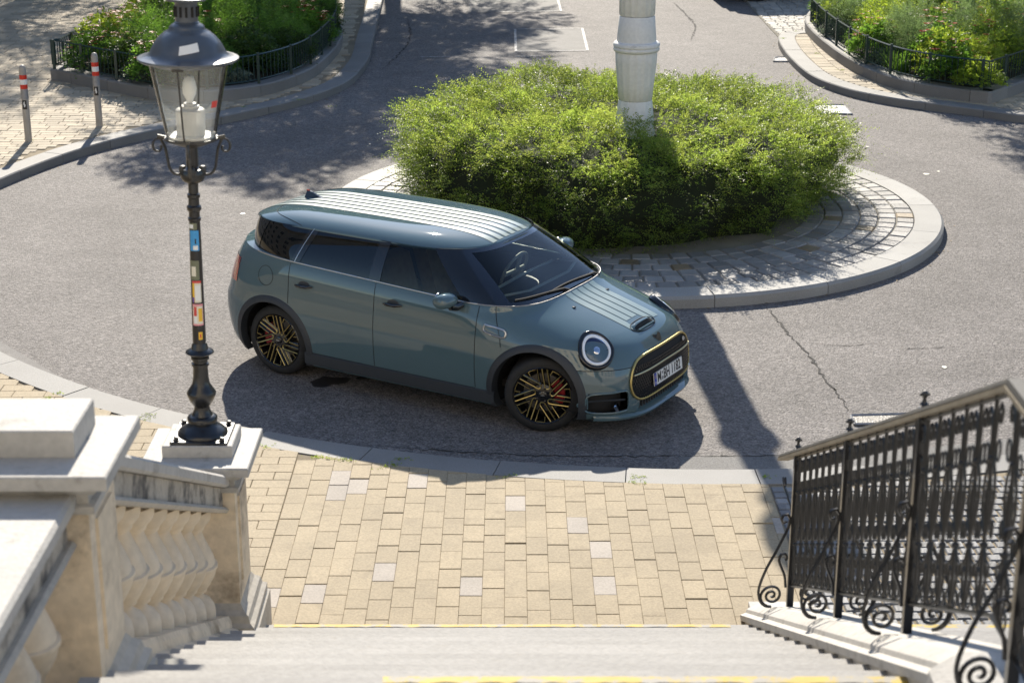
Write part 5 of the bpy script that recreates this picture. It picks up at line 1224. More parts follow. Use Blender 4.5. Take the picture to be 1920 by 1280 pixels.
for s in (-1, 1):
    k = 0 if s < 0 else 1
    side_patch('door_window', (1.125, 2.02), (1.15, 1.62), MT['side_glass'], s, -.004, parent=fd[k])
    side_patch('door_window', (.27, 1.03), (.40, 1.06), MT['rear_glass'], s, -.004, parent=rd[k])
    side_patch('quarter_window', (-.27, .22), (-.16, .33), MT['rear_glass'], s, -.004)
    side_patch('centre_pillar', (1.02, 1.135), (1.05, 1.16), MT['gloss'], s, .001, 3)
    side_patch('rear_pillar', (.195, .285), (.31, .415), MT['gloss'], s, .000, 3)
    side_patch('pillar_trim', (.228, .236), (.350, .357), MT['silver'], s, .003, 2)
    side_patch('tail_pillar', (-.44, -.25), (-.38, -.145), MT['gloss'], s, .001, 6)
    side_patch('window_header', (-.42, 1.98), (-.42, 1.98), MT['gloss'], s, .002, 40, 3, v0=.93, v1=1.0) if False else None
    side_patch('a_pillar_cover', (1.98, 2.262), (1.585, 1.79), MT['gloss'], s, .0015, 14)
    # door mirrors
    mb = MB(); mb.lathe([(.002, -.10), (.03, -.097), (.05, -.085), (.062, -.055), (.066, 0), (.062, .055), (.05, .085), (.03, .097), (.002, .10)], 20)
    Mx = Matrix.Translation((1.90, s*.985, 1.045)) @ Matrix.Rotation(s*R(12), 4, 'Z') @ Matrix.Scale(.95, 4, (0, 0, 1)) @ Matrix.Scale(1.25, 4, (1, 0, 0)) @ Matrix.Rotation(R(90), 4, 'X') 
    mb.xform(Mx); mo_ = mb.build('door_mirror', MT['paint'], car, 70)
    mb = MB(); mb.tube([(1.93, s*.955, .995), (1.95, s*.90, .975), (1.97, s*.845, .985)], .03, 8, rr=[.035, .034, .03]); mb.build('mirror_foot', MT['gloss'], mo_, 60)
    mb = MB(); mb.lathe([(.0, 0), (.058, 0), (.058, .004)], 20, close=False); mb.xform(Matrix.Translation((1.836, s*.985, 1.045)) @ Matrix.Scale(1.1, 4, (0, 1, 0)) @ Matrix.Rotation(R(-90), 4, 'Y')); mb.build('mirror_glass', MT['chrome'], mo_)
def front_patch(name, yb, yt, m, off=0, nu=30, nv=16, v0=0, v1=1., rear=False, parent=car):
    V = []
    for j in range(nv+1):
        v = v0+(v1-v0)*j/nv
        for i in range(nu+1):
            y = (yb[0]+(yb[1]-yb[0])*i/nu)*(1-v)+(yt[0]+(yt[1]-yt[0])*i/nu)*v; x = (gh_rx if rear else gh_fx)(y, v); x0 = (gh_rx if rear else gh_fx)(y, 0); V.append((x+(-off if rear else off), y, gh_z(x0, v)))
    F = [(j*(nu+1)+i, j*(nu+1)+i+1, (j+1)*(nu+1)+i+1, (j+1)*(nu+1)+i) for j in range(nv) for i in range(nu)]
    if rear: F = [f[::-1] for f in F]
    return mesh_np(name, V, F, m, parent, True)
yb_, yt_ = .79, .585
ws = front_patch('windscreen', (-yb_, yb_), (-yt_, yt_), MT['screen'], -.003)
front_patch('screen_edge', (-yb_, -yb_+.085), (-yt_, -yt_+.06), MT['screen_band'], -.0005, 6, parent=ws); front_patch('screen_edge', (yb_-.085, yb_), (yt_-.06, yt_), MT['screen_band'], -.0005, 6, parent=ws)
front_patch('screen_band', (-yb_, yb_), (-yt_, yt_), MT['screen_band'], .0002, 30, 3, .93, 1.0, parent=ws); front_patch('screen_foot', (-yb_, yb_), (-yt_, yt_), MT['screen_band'], .0002, 30, 2, 0, .06, parent=ws)
front_patch('rear_window', (-.68, -.03), (-.55, -.03), MT['rear_glass'], -.002, rear=True); front_patch('rear_window', (.03, .68), (.03, .55), MT['rear_glass'], -.002, rear=True)
front_patch('rear_door_pillar', (-.03, .03), (-.03, .03), MT['paint'], .001, 3, rear=True)
# cowl between bonnet and windscreen: a black gutter with a silver lip
P = [grid[-1, i] for i in range(iC-3, NC)]; P = P + [p*[1, -1, 1] for p in P[::-1][1:]]; mb = MB(); mb.tube([p + np.array([.0, 0, .001]) for p in P], .005, 6); mb.build('cowl_trim', MT['cover'], car, 60)
V = []; ys_ = np.linspace(-.80, .80, 33)
for y in ys_:
    x1 = front_x(y, 1.0); V += [(x1, y, .997), (gh_fx(y, 0)-.10, y, .985), (gh_fx(y, .05)-.02, y, 1.02)]
F = [f for i in range(32) for f in ((i*3, i*3+3, i*3+4, i*3+1), (i*3+1, i*3+4, i*3+5, i*3+2))]; MB().add(V, F).build('cowl_panel', MT['gloss'], car)
V = []; nS = iC+1
for s in (-1, 1):
    V = []
    for i in range(nS):
        g_ = grid[-1, i]; x, y = g_[0], -g_[1]
        th = math.atan2(y, x-.35) if x < .35 else None
        if x < .35:
            w0, ar, nr = vb['w'][0], vb['xq'][0]-vb['xr'][0], vb['nr'][0]; c_, s_ = abs(math.cos(th)), abs(math.sin(th)); rr_ = ((c_/ar)**nr + (s_/w0)**nr)**(-1/nr); xi, yi = .35 + rr_*math.cos(th), rr_*s_
        else: xi, yi = x, gh_y(x, 0)
        xi = .35+(xi-.35)*.985 if x < .35 else xi; V += [(x, s*y, g_[2]), (xi, s*(yi-.012), g_[2]+.012)]
    f_ = [(2*i, 2*i+1, 2*i+3, 2*i+2) for i in range(nS-1)]; mesh_np('shoulder', V, f_ if s > 0 else [t[::-1] for t in f_], MT['paint'], car, True)
for ya, yb2, lift in ((.42, -.28, .0), (-.12, -.66, .01)):
    mb = MB(); n = 12; P = []
    for t in np.linspace(0, 1, n): y = ya+(yb2-ya)*t; v = .03+.10*math.sin(t*2.2)*.6+lift; P.append((gh_fx(y, v)+.012, y, gh_z(2.0, v)+.006))
    mb.tube(P, .009, 5); p0 = P[0]; mb.tube([(p0[0]+.03, p0[1]+.05, p0[2]-.02), p0, P[4]], .011, 5); mb.build('wiper', MT['matte'], car)
# ---- roof
RT = 7.5
def roof_contour(th):
    c, s_ = math.cos(th), math.sin(th)
    xm, xq = 1.12, .15; w = .684
    if c >= 0: a, n, x0 = 1.985-.75, 3.3, .75
    else: a, n, x0 = .75+.475, 4.6, .75
    r = (abs(c/a)**n + abs(s_/w)**n)**(-1/n); return r, x0
def roof_pt(a, b, off=0):
    u = a*math.sqrt(1-b*b/2); v = b*math.sqrt(1-a*a/2); r = math.hypot(u, v); th = math.atan2(v, u); R_, x0 = roof_contour(th); x, y = x0 + R_*r*math.cos(th), R_*r*math.sin(th)
    zc = 1.446 - .016*((x-.75)/1.25)**2 - .012*max(0, -x)*2; e = 1.352; k = r**RT
    dome = .014*(y/.69)**2
    z = (zc - dome*(1-k)) - (zc - dome*(1-k) - e)*k; return Vector((x, y, z+off))
NR = 56; V = [roof_pt(-1+2*i/NR, -1+2*j/NR) for j in range(NR+1) for i in range(NR+1)]
# skirt under the roof edge
F = [(j*(NR+1)+i, j*(NR+1)+i+1, (j+1)*(NR+1)+i+1, (j+1)*(NR+1)+i) for j in range(NR) for i in range(NR)]
edge = [(0, i) for i in range(NR)] + [(j, NR) for j in range(NR)] + [(NR, NR-i) for i in range(NR)] + [(NR-j, 0) for j in range(NR)]
b0_ = len(V)
for j, i in edge: p = V[j*(NR+1)+i]; c = Vector((.75, 0, 0)); V.append(Vector((c.x+(p.x-c.x)*.975, p.y*.965, 1.328)))
ne = len(edge)
for k in range(ne): a = edge[k]; b = edge[(k+1) % ne]; F.append((a[0]*(NR+1)+a[1], b0_+k, b0_+(k+1) % ne, b[0]*(NR+1)+b[1]))
roof = mesh_np('roof', V, F, MT['paint'], car, True)
def roof_z(x, y):
    best = None
    th = math.atan2(y, x-.75); R_, x0 = roof_contour(th); r = min(.999, math.hypot(x-.75, y)/R_); zc = 1.446 - .016*((x-.75)/1.25)**2 - .012*max(0, -x)*2; k = r**RT; dome = .014*(y/.69)**2
    return (zc - dome*(1-k)) - (zc - dome*(1-k) - 1.352)*k
def surf_strip(name, y0, y1, x0f, x1f, zf, m, parent, nx=50, ny=4, lift=.0032):
    V = []
    for j in range(ny+1):
        y = y0+(y1-y0)*j/ny; xa, xb = x0f(y), x1f(y)
        for i in range(nx+1): x = xa+(xb-xa)*i/nx; V.append((x, y, zf(x, y)+lift))
    return mesh_np(name, V, [(j*(nx+1)+i, j*(nx+1)+i+1, (j+1)*(nx+1)+i+1, (j+1)*(nx+1)+i) for j in range(ny) for i in range(nx)], m, parent, True)
lines = np.linspace(-.30, .30, 7)
for a, b in zip(lines[:-1], lines[1:]):
    surf_strip('roof_stripe', a+.0165, b-.0165, lambda y: -.435, lambda y: 1.93, roof_z, MT['stripe'], roof)
    surf_strip('bonnet_stripe', a+.009, b-.009, lambda y: 3.10 + .10*(abs(y) > .12), lambda y: float(front_x(y, .992)), hood_z, MT['stripe'], hood, 40) if abs(a+b)/2 < .25 else None
mb = MB(); mb.tube([roof_pt(-.82, t).lerp(roof_pt(-.82, t), 0) + Vector((0, 0, .001)) for t in np.linspace(-.93, .93, 30)], .003, 4); mb.build('spoiler_gap', MT['matte'], roof)
# shark fin
mb = MB(); z0 = roof_z(-.14, 0)
V = [(-.24, -.035, z0-.004), (-.24, .035, z0-.004), (-.03, .022, z0), (-.03, -.022, z0), (-.225, -.008, z0+.062), (-.225, .008, z0+.062), (-.17, .007, z0+.05), (-.17, -.007, z0+.05), (-.10, .012, z0+.02), (-.10, -.012, z0+.02)]
F = [(0, 4, 5, 1), (0, 3, 9, 4), (4, 9, 7), (1, 5, 8, 2), (5, 6, 8), (4, 7, 6, 5), (7, 9, 8, 6), (9, 3, 2, 8)]; mb.add(V, F); mb.build('roof_antenna', MT['gloss'], car)
mb = MB(); mb.box((-.232, -.009, z0+.052), (-.205, .009, z0+.066)); mb.build('antenna_cap', MT['tail'], car)
# ---- front: headlamps
def surf_frame(y, z):
    e = .01; p = np.array([float(front_x(y, z)), y, z]); a = np.array([float(front_x(y+e, z))-float(front_x(y-e, z)), 2*e, 0]); b = np.array([float(front_x(y, z+e))-float(front_x(y, z-e)), 0, 2*e])
    n = np.cross(a, b); n /= np.linalg.norm(n); n = n if n[0] > 0 else -n; return Vector(p), Vector(n)
for s in (-1, 1):
    p0_, n0_ = surf_frame(s*.640, .735); e1 = n0_.cross(Vector((0, 0, 1))).normalized(); e2 = e1.cross(n0_).normalized()
    e2 = e2 if e2.z > 0 else -e2
    def hl_pt(rad, th, lift):                              # a point of the lamp, laid on the curved wing
        q = p0_ + e1*(rad*math.cos(th)*.93) + e2*(rad*math.sin(th)*1.06); sx = float(front_x(q.y, min(.93, q.z))); b = Vector((sx, q.y, q.z))
        return q.lerp(b, .22) + n0_*lift
    def hl_ring(name, prof, m, parent, n=48, sm=50):
        V = []
        for rad, lift in prof: V += [hl_pt(rad, 2*math.pi*k/n, lift) for k in range(n)]
        F = [(i*n+k, i*n+(k+1) % n, (i+1)*n+(k+1) % n, (i+1)*n+k) for i in range(len(prof)-1) for k in range(n)]
        if prof[-1][0] < .01: pass
        return MB().add(V, F).build(name, m, parent, sm)
    h_ = hl_ring('headlight', [(.158, -.03), (.156, .006), (.148, .012), (.134, .010), (.126, .002), (.10, -.03), (.02, -.035), (.001, -.035)], MT['gloss'], car)
    hl_ring('light_ring', [(.127, .002), (.123, .012), (.113, .014), (.105, .008), (.104, -.006)], MT['led'], h_)
    hl_ring('reflector', [(.104, -.012), (.08, -.016), (.06, -.02), (.055, -.025)], MT['lens'], h_)
    Mx = Matrix.Translation(hl_pt(0, 0, -.02) + e1*(.0)) @ n0_.to_track_quat('Z', 'Y').to_matrix().to_4x4()
    m_ = MB(); m_.lathe([(.045, .0), (.043, .010), (.03, .018), (.015, .022), (.002, .023)], 28, close=False); m_.xform(Mx).build('projector', MT['chrome'], h_, 60)
    m_ = MB(); m_.tube([hl_pt(.1, 0, -.008), hl_pt(.0, 0, -.008), hl_pt(.1, math.pi, -.008)], .006, 4); m_.build('light_blade', MT['gloss'], h_)
    hl_ring('lens_cover', [(.104, .010), (.09, .018), (.06, .026), (.03, .030), (.001, .031)], MT['lensclear'], h_, 40, 70)
# grille
gh_half = [(0, .652), (.22, .652), (.36, .642), (.445, .610), (.498, .550), (.525, .475), (.522, .41), (.495, .35), (.43, .310), (.34, .297), (.2, .294), (0, .294)]
cl = smooth_path([(y, z) for y, z in gh_half], .02); outline = [tuple(p) for p in cl] + [(-p[0], p[1]) for p in cl[::-1][1:-1]]
def fp(y, z, o=0): return Vector((float(front_x(y, z))+o, y, z))
V = [fp(0, .47, .012)]; n = len(outline)
for f, o in ((.5, .012), (.8, .008), (1, .004)): V += [fp(y*f, .47+(z-.47)*f, o) for y, z in outline]
F = [(0, 1+k, 1+(k+1) % n) for k in range(n)] + [(1+r*n+k, 1+(r+1)*n+k, 1+(r+1)*n+(k+1) % n, 1+r*n+(k+1) % n) for r in range(2) for k in range(n)]
grille = MB().add(V, F).build('grille', MT['matte'], car, 60)
mb = MB(); P = [fp(y, z, .012) for y, z in outline]; mb.tube(P + [P[0]], .0105, 8, caps=False); mb.build('grille_frame', MT['gold'], grille, 70)
mb = MB(); mb.tube([fp(y, .525 + .012*(1-(y/.5)**2), .026) for y in np.linspace(-.50, .50, 30)], .0075, 8); mb.build('grille_bar', MT['gold_pale'], grille, 70)
mb = MB(); h = .026
def in_out(y, z): return inside(y, z, outline)
for r in range(-2, 12):
    for c_ in range(-19, 20):
        y = c_*h*1.732*.62 + (r % 2)*h*.866*.62*1.0; z = .30 + r*h*1.5*.62 + .01
        ys3 = [(y + h*.6*math.cos(R(a)), z + h*.6*math.sin(R(a))) for a in (30, 90, 150, 210)]
        for a, b in zip(ys3[:-1], ys3[1:]):
            if in_out(*a) and in_out(*b) and abs(a[0]) < .505: mb.tube([fp(*a, .018), fp(*b, .018)], .0028, 3, caps=False)
o = mb.build('honeycomb', MT['gloss'], grille); o['kind'] = 'stuff'
mb = MB(); V = [];
for k in range(16): a = 2*math.pi*k/16; V.append(fp(.36 + .035*math.cos(a), .60+.016*math.sin(a), .024))
mb.add(V, [tuple(range(16))]); mb.build('grille_badge', MT['silver'], grille)
# number plate
pl_ = MB(); xp = float(front_x(0, .43)) + .034; pc = Matrix.Translation((xp, 0, .425)) @ Matrix.Rotation(R(-6), 4, 'Y')
pl_.box((-.006, -.26, -.055), (0, .26, .055)); pl_.xform(pc); plate = pl_.build('number_plate', MT['plate'], car)
m_ = MB(); m_.box((-.002, -.257, -.052), (.0015, -.217, .052)); m_.xform(pc).build('plate_strip', MT['plate_blue'], plate)
m_ = MB()
for a, b in (((-.258, -.054), (.258, -.054)), ((-.258, .054), (.258, .054)), ((-.258, -.054), (-.258, .054)), ((.258, -.054), (.258, .054))): m_.tube([(.001, *a), (.001, *b)], .002, 4)
m_.xform(pc).build('plate_rim', MT['ink'], plate)
def text(body, size, M, m, name, parent, ext=.0006, sx=1., bold=0):
    cu = bpy.data.curves.new(name, 'FONT'); cu.body = body; cu.size = size; cu.align_x = 'CENTER'; cu.align_y = 'CENTER'; cu.extrude = ext; cu.offset = bold
    t = bpy.data.objects.new('tmp', cu); COL.objects.link(t); dg = bpy.context.evaluated_depsgraph_get(); dg.update(); me = bpy.data.meshes.new_from_object(t.evaluated_get(dg)); bpy.data.objects.remove(t)
    me.transform(M @ Matrix.Diagonal((sx, 1, 1, 1))); me.materials.clear(); me.materials.append(m); me.name = name; return link(bpy.data.objects.new(name, me), parent)
face = Matrix(((0, 0, 1, .0012), (1, 0, 0, 0), (0, 1, 0, 0), (0, 0, 0, 1)))
text('M', .118, pc @ face @ Matrix.Translation((-.168, -.001, 0)), MT['ink'], 'plate_text', plate, sx=.78, bold=.0008)
text('BH 1182', .118, pc @ face @ Matrix.Translation((.066, -.001, 0)), MT['ink'], 'plate_text', plate, sx=.74, bold=.0022)
m_ = MB(); m_.lathe([(.0, .0012), (.014, .0014), (.017, .0012)], 16, (0, 0, 0)); m_.xform(pc @ face @ Matrix.Translation((-.112, -.022, 0))).build('plate_seal', MT['cover'], plate)
m_ = MB(); m_.lathe([(.0, .0012), (.010, .0014), (.012, .0012)], 12, (0, 0, 0)); m_.xform(pc @ face @ Matrix.Translation((-.112, .024, 0))).build('plate_seal', MT['cover'], plate)
text('D', .03, pc @ face @ Matrix.Translation((-.237, -.032, .001)), MT['white'], 'plate_letter', plate)
m_ = MB()
for k in range(10): a = .628*k; m_.lathe([(.0, 0), (.0028, .0006)], 5, (-.237 + .011*math.cos(a), .02 + .011*math.sin(a), .0016))
m_.xform(pc @ face).build('plate_stars', MT['sticker_yellow'], plate)
# dark cavities, fog lamps, lower slot, splitter
for s in (-1, 1):
    V = []; ysg = np.linspace(.53, .80, 7); zsg = np.linspace(.225, .415, 6)
    for z in zsg:
        for y in ysg: V.append((float(front_x(y, z)) - .085, s*y, z))
    F = [(j*7+i, j*7+i+1, j*7+8+i, j*7+7+i) for j in range(5) for i in range(6)]; MB().add(V, F).build('intake_back', MT['matte'], car)
    mb = MB(); q = smooth_path([(.545, .24), (.535, .32), (.555, .405), (.66, .408), (.765, .395), (.785, .33), (.77, .245), (.66, .232), (.545, .24)], .02); mb.tube([fp(s*a, b, .002) for a, b in q], .010, 6); mb.build('intake_rim', MT['paint'], car, 60)
    mb = MB(); mb.tube([fp(s*.545, .325, -.03), fp(s*.775, .33, -.03)], .008, 4); mb.build('intake_bar', MT['clad'], car)
    mb = MB(); mb.box((-.012, -.045, -.028), (.012, .045, .028), .008); p, n_ = surf_frame(s*.62, .30); mb.xform(Matrix.Translation(p + Vector((-.025, 0, -.02))) @ Matrix.Rotation(s*R(-25), 4, 'Z') @ Matrix.Rotation(R(-25), 4, 'Y')); mb.build('fog_light', MT['chrome'], car)
    # vertical wing beside the intake
    mb = MB(); V = []
    for z in np.linspace(.215, .335, 6):
        t = (z-.215)/.12; V += [fp(s*(.44-.01*t), z, -.01), fp(s*(.475), z, .028-.02*t), fp(s*(.54+.01*t), z, .004)]
    mb.add(V, [f for i in range(5) for f in ((i*3, i*3+1, i*3+4, i*3+3), (i*3+1, i*3+2, i*3+5, i*3+4))]); mb.build('intake_wing', MT['paint'], car, 70)
    mb = MB(); p, n_ = surf_frame(s*.80, .30); mb.lathe([(.0, .004), (.02, .004), (.024, .0)], 16); mb.xform(Matrix.Translation(p) @ n_.to_track_quat('Z', 'Y').to_matrix().to_4x4()); mb.build('parking_sensor', MT['paint'], car)
mb = MB(); V = []
for y in np.linspace(-.46, .46, 13): V += [(float(front_x(y, .25))-.05, y, .205), (float(front_x(y, .25))-.05, y, .30)]
mb.add(V, [(2*i, 2*i+2, 2*i+3, 2*i+1) for i in range(12)]); mb.build('lower_slot', MT['matte'], car)
mb = MB(); V = []
for y in np.linspace(-.42, .42, 13): V += [(float(front_x(y, .45))-.09, y, .32), (float(front_x(y, .45))-.09, y, .64)]
mb.add(V, [(2*i, 2*i+2, 2*i+3, 2*i+1) for i in range(12)]); mb.build('radiator', MT['matte'], car)
mb = MB()
for y in np.linspace(-.39, .39, 19): mb.box((float(front_x(y, .25))-.045, y-.006, .215), (float(front_x(y, .25))-.012, y+.006, .285))
mb.build('slot_fins', MT['clad'], car)
V = []; ysp = np.linspace(-.74, .74, 41)
for y in ysp:
    x = float(front_x(y, .2)); e = .05*math.exp(-((abs(y)-.1)/.5)**4); V += [(x-.02, y, .225), (x+.012+e*.5, y, .206), (x+.022+e, y, .186), (x+.012+e, y, .165), (x-.06, y, .160)]
mb = MB(); mb.add(V, [(i*5+u, i*5+5+u, i*5+6+u, i*5+u+1) for i in range(40) for u in range(4)]); mb.build('front_lip', MT['paint'], car, 50)
# bonnet shut line, scoop, nozzles, emblem
P = [grid[jH, i] for i in range(iH+22, NC) if -grid[jH, i][1] > .44]
for s in (-1, 1):
    N_ = [np.array(surf_frame(p[1]*-s*-1, p[2])[1]) if True else 0 for p in P]; PP = [p*[1, -s, 1] if s > 0 else p for p in P]
    PP = [np.array([p[0], s*abs(p[1]), p[2]]) for p in P]; NN = [np.array(surf_frame(p[1], p[2])[1]) for p in PP]; ribbon('bonnet_gap', PP, NN, .006, MT['matte'])
    PB = [grid[j, iH]*[1, -s, 1] for j in range(jH+6, len(ZN))]; PB = [np.array([p[0], s*abs(p[1]), p[2]]) for p in PB]; NB = [np.array([.1, s*.9, .3]) for p in PB]
    ribbon('bonnet_gap', PB, [n/np.linalg.norm(n) for n in NB], .006, MT['matte'], .003)
def hp(x, y, o=0): return Vector((x, y, hood_z(x, y)+o))
ring = [(3.205 + .058*math.sin(a)*(1 if abs(math.cos(a)) < 2 else 1), .185*math.copysign(abs(math.cos(a))**.7, math.cos(a))) for a in np.linspace(0, 2*math.pi, 48)]
sc = MB(); sc.tube([hp(x, y, .0035) for x, y in ring], .0035, 5, caps=False); scoop = sc.build('bonnet_scoop', MT['matte'], car, 60)
V = []; nn = 25
for y in np.linspace(-.155, .155, nn):
    t = 1-(y/.155)**4; V += [hp(3.165, y, .001), hp(3.175, y, .004+.018*t), hp(3.20, y, .006+.024*t), hp(3.222, y, .004+.010*t)]
mb = MB(); mb.add(V, [(i*4+u, i*4+u+1, i*4+5+u, i*4+4+u) for i in range(nn-1) for u in range(3)]); mb.build('scoop_hood', MT['paint'], scoop, 60)
V = []
for y in np.linspace(-.15, .15, nn):
    t = 1-(y/.15)**4; V += [hp(3.226, y, .0045+.008*t), hp(3.202, y, .0055+.0245*t)]
mb = MB(); mb.add([v + Vector((.004, 0, .001)) for v in V], [(i*2, i*2+2, i*2+3, i*2+1) for i in range(nn-1)]); mb.build('scoop_mouth', MT['matte'], scoop)
mb = MB(); mb.tube([hp(3.240, y, .008) for y in np.linspace(-.14, .14, 15)], .009, 6); mb.build('scoop_lip', MT['paint'], scoop, 60)
for y in (-.29, .29):
    mb = MB(); mb.lathe([(.012, 0), (.018, .004), (.014, .009), (.003, .01)], 8); mb.xform(Matrix.Translation(hp(2.715, y))); mb.build('washer_nozzle', MT['gloss'], car)
mb = MB(); em = [(0, .014), (.012, .018), (.05, .026), (.062, .014), (.04, -.004), (.022, -.024), (0, -.03)]; em = em + [(-a, b) for a, b in em[::-1][1:-1]]
c0 = .706; mb.add([Vector((float(front_x(y, c0+z)) + .006, y, c0+z)) for y, z in em], [tuple(range(len(em)))[::-1]]); mb.build('emblem', MT['gloss'], car)
# ---- wheels
def wheel(x, s, steer, name='wheel', y=.705):
    root = empty(name, (0, 0, 0)); root.parent = car; root.location = (x, s*y, .318); root.rotation_euler = (0, 0, steer)
    rot = Matrix.Rotation(R(90)*(1 if s < 0 else -1), 4, 'X')        # lathe z -> outward
    W = .112
    mb = MB(); mb.lathe([(.232, -W), (.27, -W-.004), (.305, -W+.012), (.316, -W+.03), (.318, -.05), (.318, .05), (.316, W-.03), (.305, W-.012), (.272, W+.004), (.247, W-.002), (.240, W-.012)], 56, close=False); mb.xform(rot); mb.build('tyre', MT['rubber'], root, 40)
    mb = MB()
    for zz in (-.055, -.018, .018, .055): mb.lathe([(.3175, zz-.004), (.3195, zz-.0035), (.3195, zz+.0035), (.3175, zz+.004)], 56, close=False) if False else None
    mb = MB(); mb.lathe([(.246, W-.004), (.240, W+.002), (.233, W-.004), (.228, W-.03), (.222, -.08)], 56, close=False); mb.xform(rot); rim = mb.build('rim', MT['gloss'], root, 40)
    g = MB(); sp = MB(); RR = .236; FZ = W-.014
    for k in range(7):
        a = 2*math.pi*k/7 + .2; d = Vector((math.cos(a+.62), math.sin(a+.62), 0)); t = Vector((-d.y, d.x, 0)); c0 = Vector((math.cos(a), math.sin(a), 0))*.082; hw = .0205
        def outto(p, d):
            b = p.dot(d); return p + d*(-b + math.sqrt(b*b - p.dot(p) + (RR*.985)**2))
        A = c0 + t*hw; B = c0 - t*hw
        dish = lambda p: Vector((p.x, p.y, FZ - .022*(1 - p.length/RR)))
        P = [outto(A, d)] + [A + d*q for q in (.06, .03, 0)] + [c0 - d*hw*math.sin(th) + t*hw*math.cos(th) for th in np.linspace(.3, math.pi-.3, 7)] + [B + d*q for q in (0, .03, .06)] + [outto(B, d)]
        g.tube([dish(p) + Vector((0, 0, .004)) for p in P], .0048, 5); sp.tube([dish(p) + Vector((0, 0, -.012)) for p in P], .0105, 4)
        # second outline towards the rim
        C_ = c0 + t*(hw+.038) + d*.05; e = outto(C_, d); ang = math.atan2(e.y, e.x); arcp = [Vector((math.cos(ang+q), math.sin(ang+q), 0))*RR*.975 for q in np.linspace(0, .34, 6)]
        back = arcp[-1]*.80 + t*.006
        P2 = [C_, C_+d*.04, e] + arcp[1:] + [back]; g.tube([dish(p)+Vector((0, 0, .004)) for p in P2], .0034, 5); sp.tube([dish(p)+Vector((0, 0, -.012)) for p in P2], .0095, 4)
        ein = outto(A, d); 
    g.xform(rot); sp.xform(rot); g.build('spoke_edge', MT['gold'], root, 70); sp.build('spoke', MT['gloss'], root, 60)
    mb = MB(); mb.lathe([(.098, W-.06), (.09, W-.035), (.06, W-.028), (.034, W-.026), (.034, W-.018), (.028, W-.014), (.002, W-.013)], 28, close=False)
    for k in range(5): a = 1.2566*k; mb.lathe([(.011, W-.04), (.011, W-.022), (.004, W-.02)], 6, (.058*math.cos(a), .058*math.sin(a), 0))
    mb.xform(rot); mb.build('hub', MT['gloss'], root, 50)
    mb = MB(); mb.box((-.016, -.003, W-.0135), (.016, .003, W-.0115)); mb.xform(rot); mb.build('hub_emblem', MT['silver'], root)
    mb = MB(); mb.lathe([(.06, .015), (.165, .015), (.165, -.01), (.06, -.01)], 40); mb.xform(rot); mb.build('brake_disc', MT['disc'], root, 40)
    mb = MB(); mb.lathe([(.225, -.06), (.0, -.06)], 24, close=False); mb.xform(rot); mb.build('back_plate', MT['matte'], root)
    mb = MB(); V = []
    for i in range(9):
        a = R((-38 + 76*i/8) + (8 if x > 1 else 172)); V += [(.095*math.cos(a), .095*math.sin(a), .012), (.095*math.cos(a), .095*math.sin(a), .052), (.178*math.cos(a), .178*math.sin(a), .052), (.182*math.cos(a), .182*math.sin(a), .012)]
    F = [(i*4+u, i*4+(u+1) % 4, i*4+4+(u+1) % 4, i*4+4+u) for i in range(8) for u in range(4)] + [(3, 2, 1, 0), (32, 33, 34, 35)]
    mb.add(V, F); mb.xform(rot); mb.build('brake_caliper', MT['caliper'], root)
    return root
for x, s, st_ in ((0, -1, 0), (2.67, -1, R(24)), (0, 1, 0), (2.67, 1, R(22))): wheel(x, s, st_)
# ---- cabin
def soft(name, pts, m, parent=None, lv=2):
    pass
mb = MB(); mb.box((-.5, -.72, .30), (2.35, .72, .36)); mb.build('cabin_floor', MT['matte'], car)
mb = MB()
for s in (-1, 1): mb.box((.47, s*.79-.02, .36), (2.05, s*.79+.02, .96), .015)
mb.build('door_lining', MT['dash'], car)
V = []; ysd = np.linspace(-.74, .74, 21)
for y in ysd:
    xf_ = gh_fx(y, .04) - .05; V += [(xf_, y, .995), (xf_-.16, y, 1.01), (1.98, y, .985 + .02*math.exp(-((y-.36)/.2)**2)), (1.90, y, .93), (1.93, y, .75), (2.1, y, .5)]
dash = MB().add(V, [(i*6+u, i*6+u+1, i*6+7+u, i*6+6+u) for i in range(20) for u in range(5)]).build('dashboard', MT['dash'], car, 50)
mb = MB(); mb.lathe([(.11, 0), (.13, .012), (.13, .03), (.1, .04)], 24, (1.93, 0, .88)); mb.xform(Matrix.Identity(4)); mb.build('centre_dial', MT['gloss'], dash, 50)
mb = MB(); mb.tube([(2.15, -.62, 1.013), (2.3, -.3, 1.014), (2.3, .35, 1.014), (2.2, .66, 1.013), (1.99, .62, 1.0), (1.98, .1, 1.0), (2.02, -.55, 1.0), (2.15, -.62, 1.013)], .015, 5); mb.build('dash_trim', MT['dash_pale'], dash, 60)
mb = MB(); P = [(.185*math.cos(a), .185*math.sin(a), 0) for a in np.linspace(0, 2*math.pi, 36)]; mb.tube(P, .015, 8, caps=False); mb.tube([(-.18, 0, 0), (0, -.02, -.02), (.18, 0, 0)], .018, 6); mb.tube([(0, -.18, 0), (0, -.02, -.02)], .018, 6); mb.lathe([(.06, -.02), (.05, .0), (.01, .006)], 16, (0, 0, -.01))
mb.xform(Matrix.Translation((1.74, .37, .93)) @ Matrix.Rotation(R(-66), 4, 'Y') @ Matrix.Rotation(R(90), 4, 'Z')); mb.build('steering_wheel', MT['dash_pale'], car, 60)
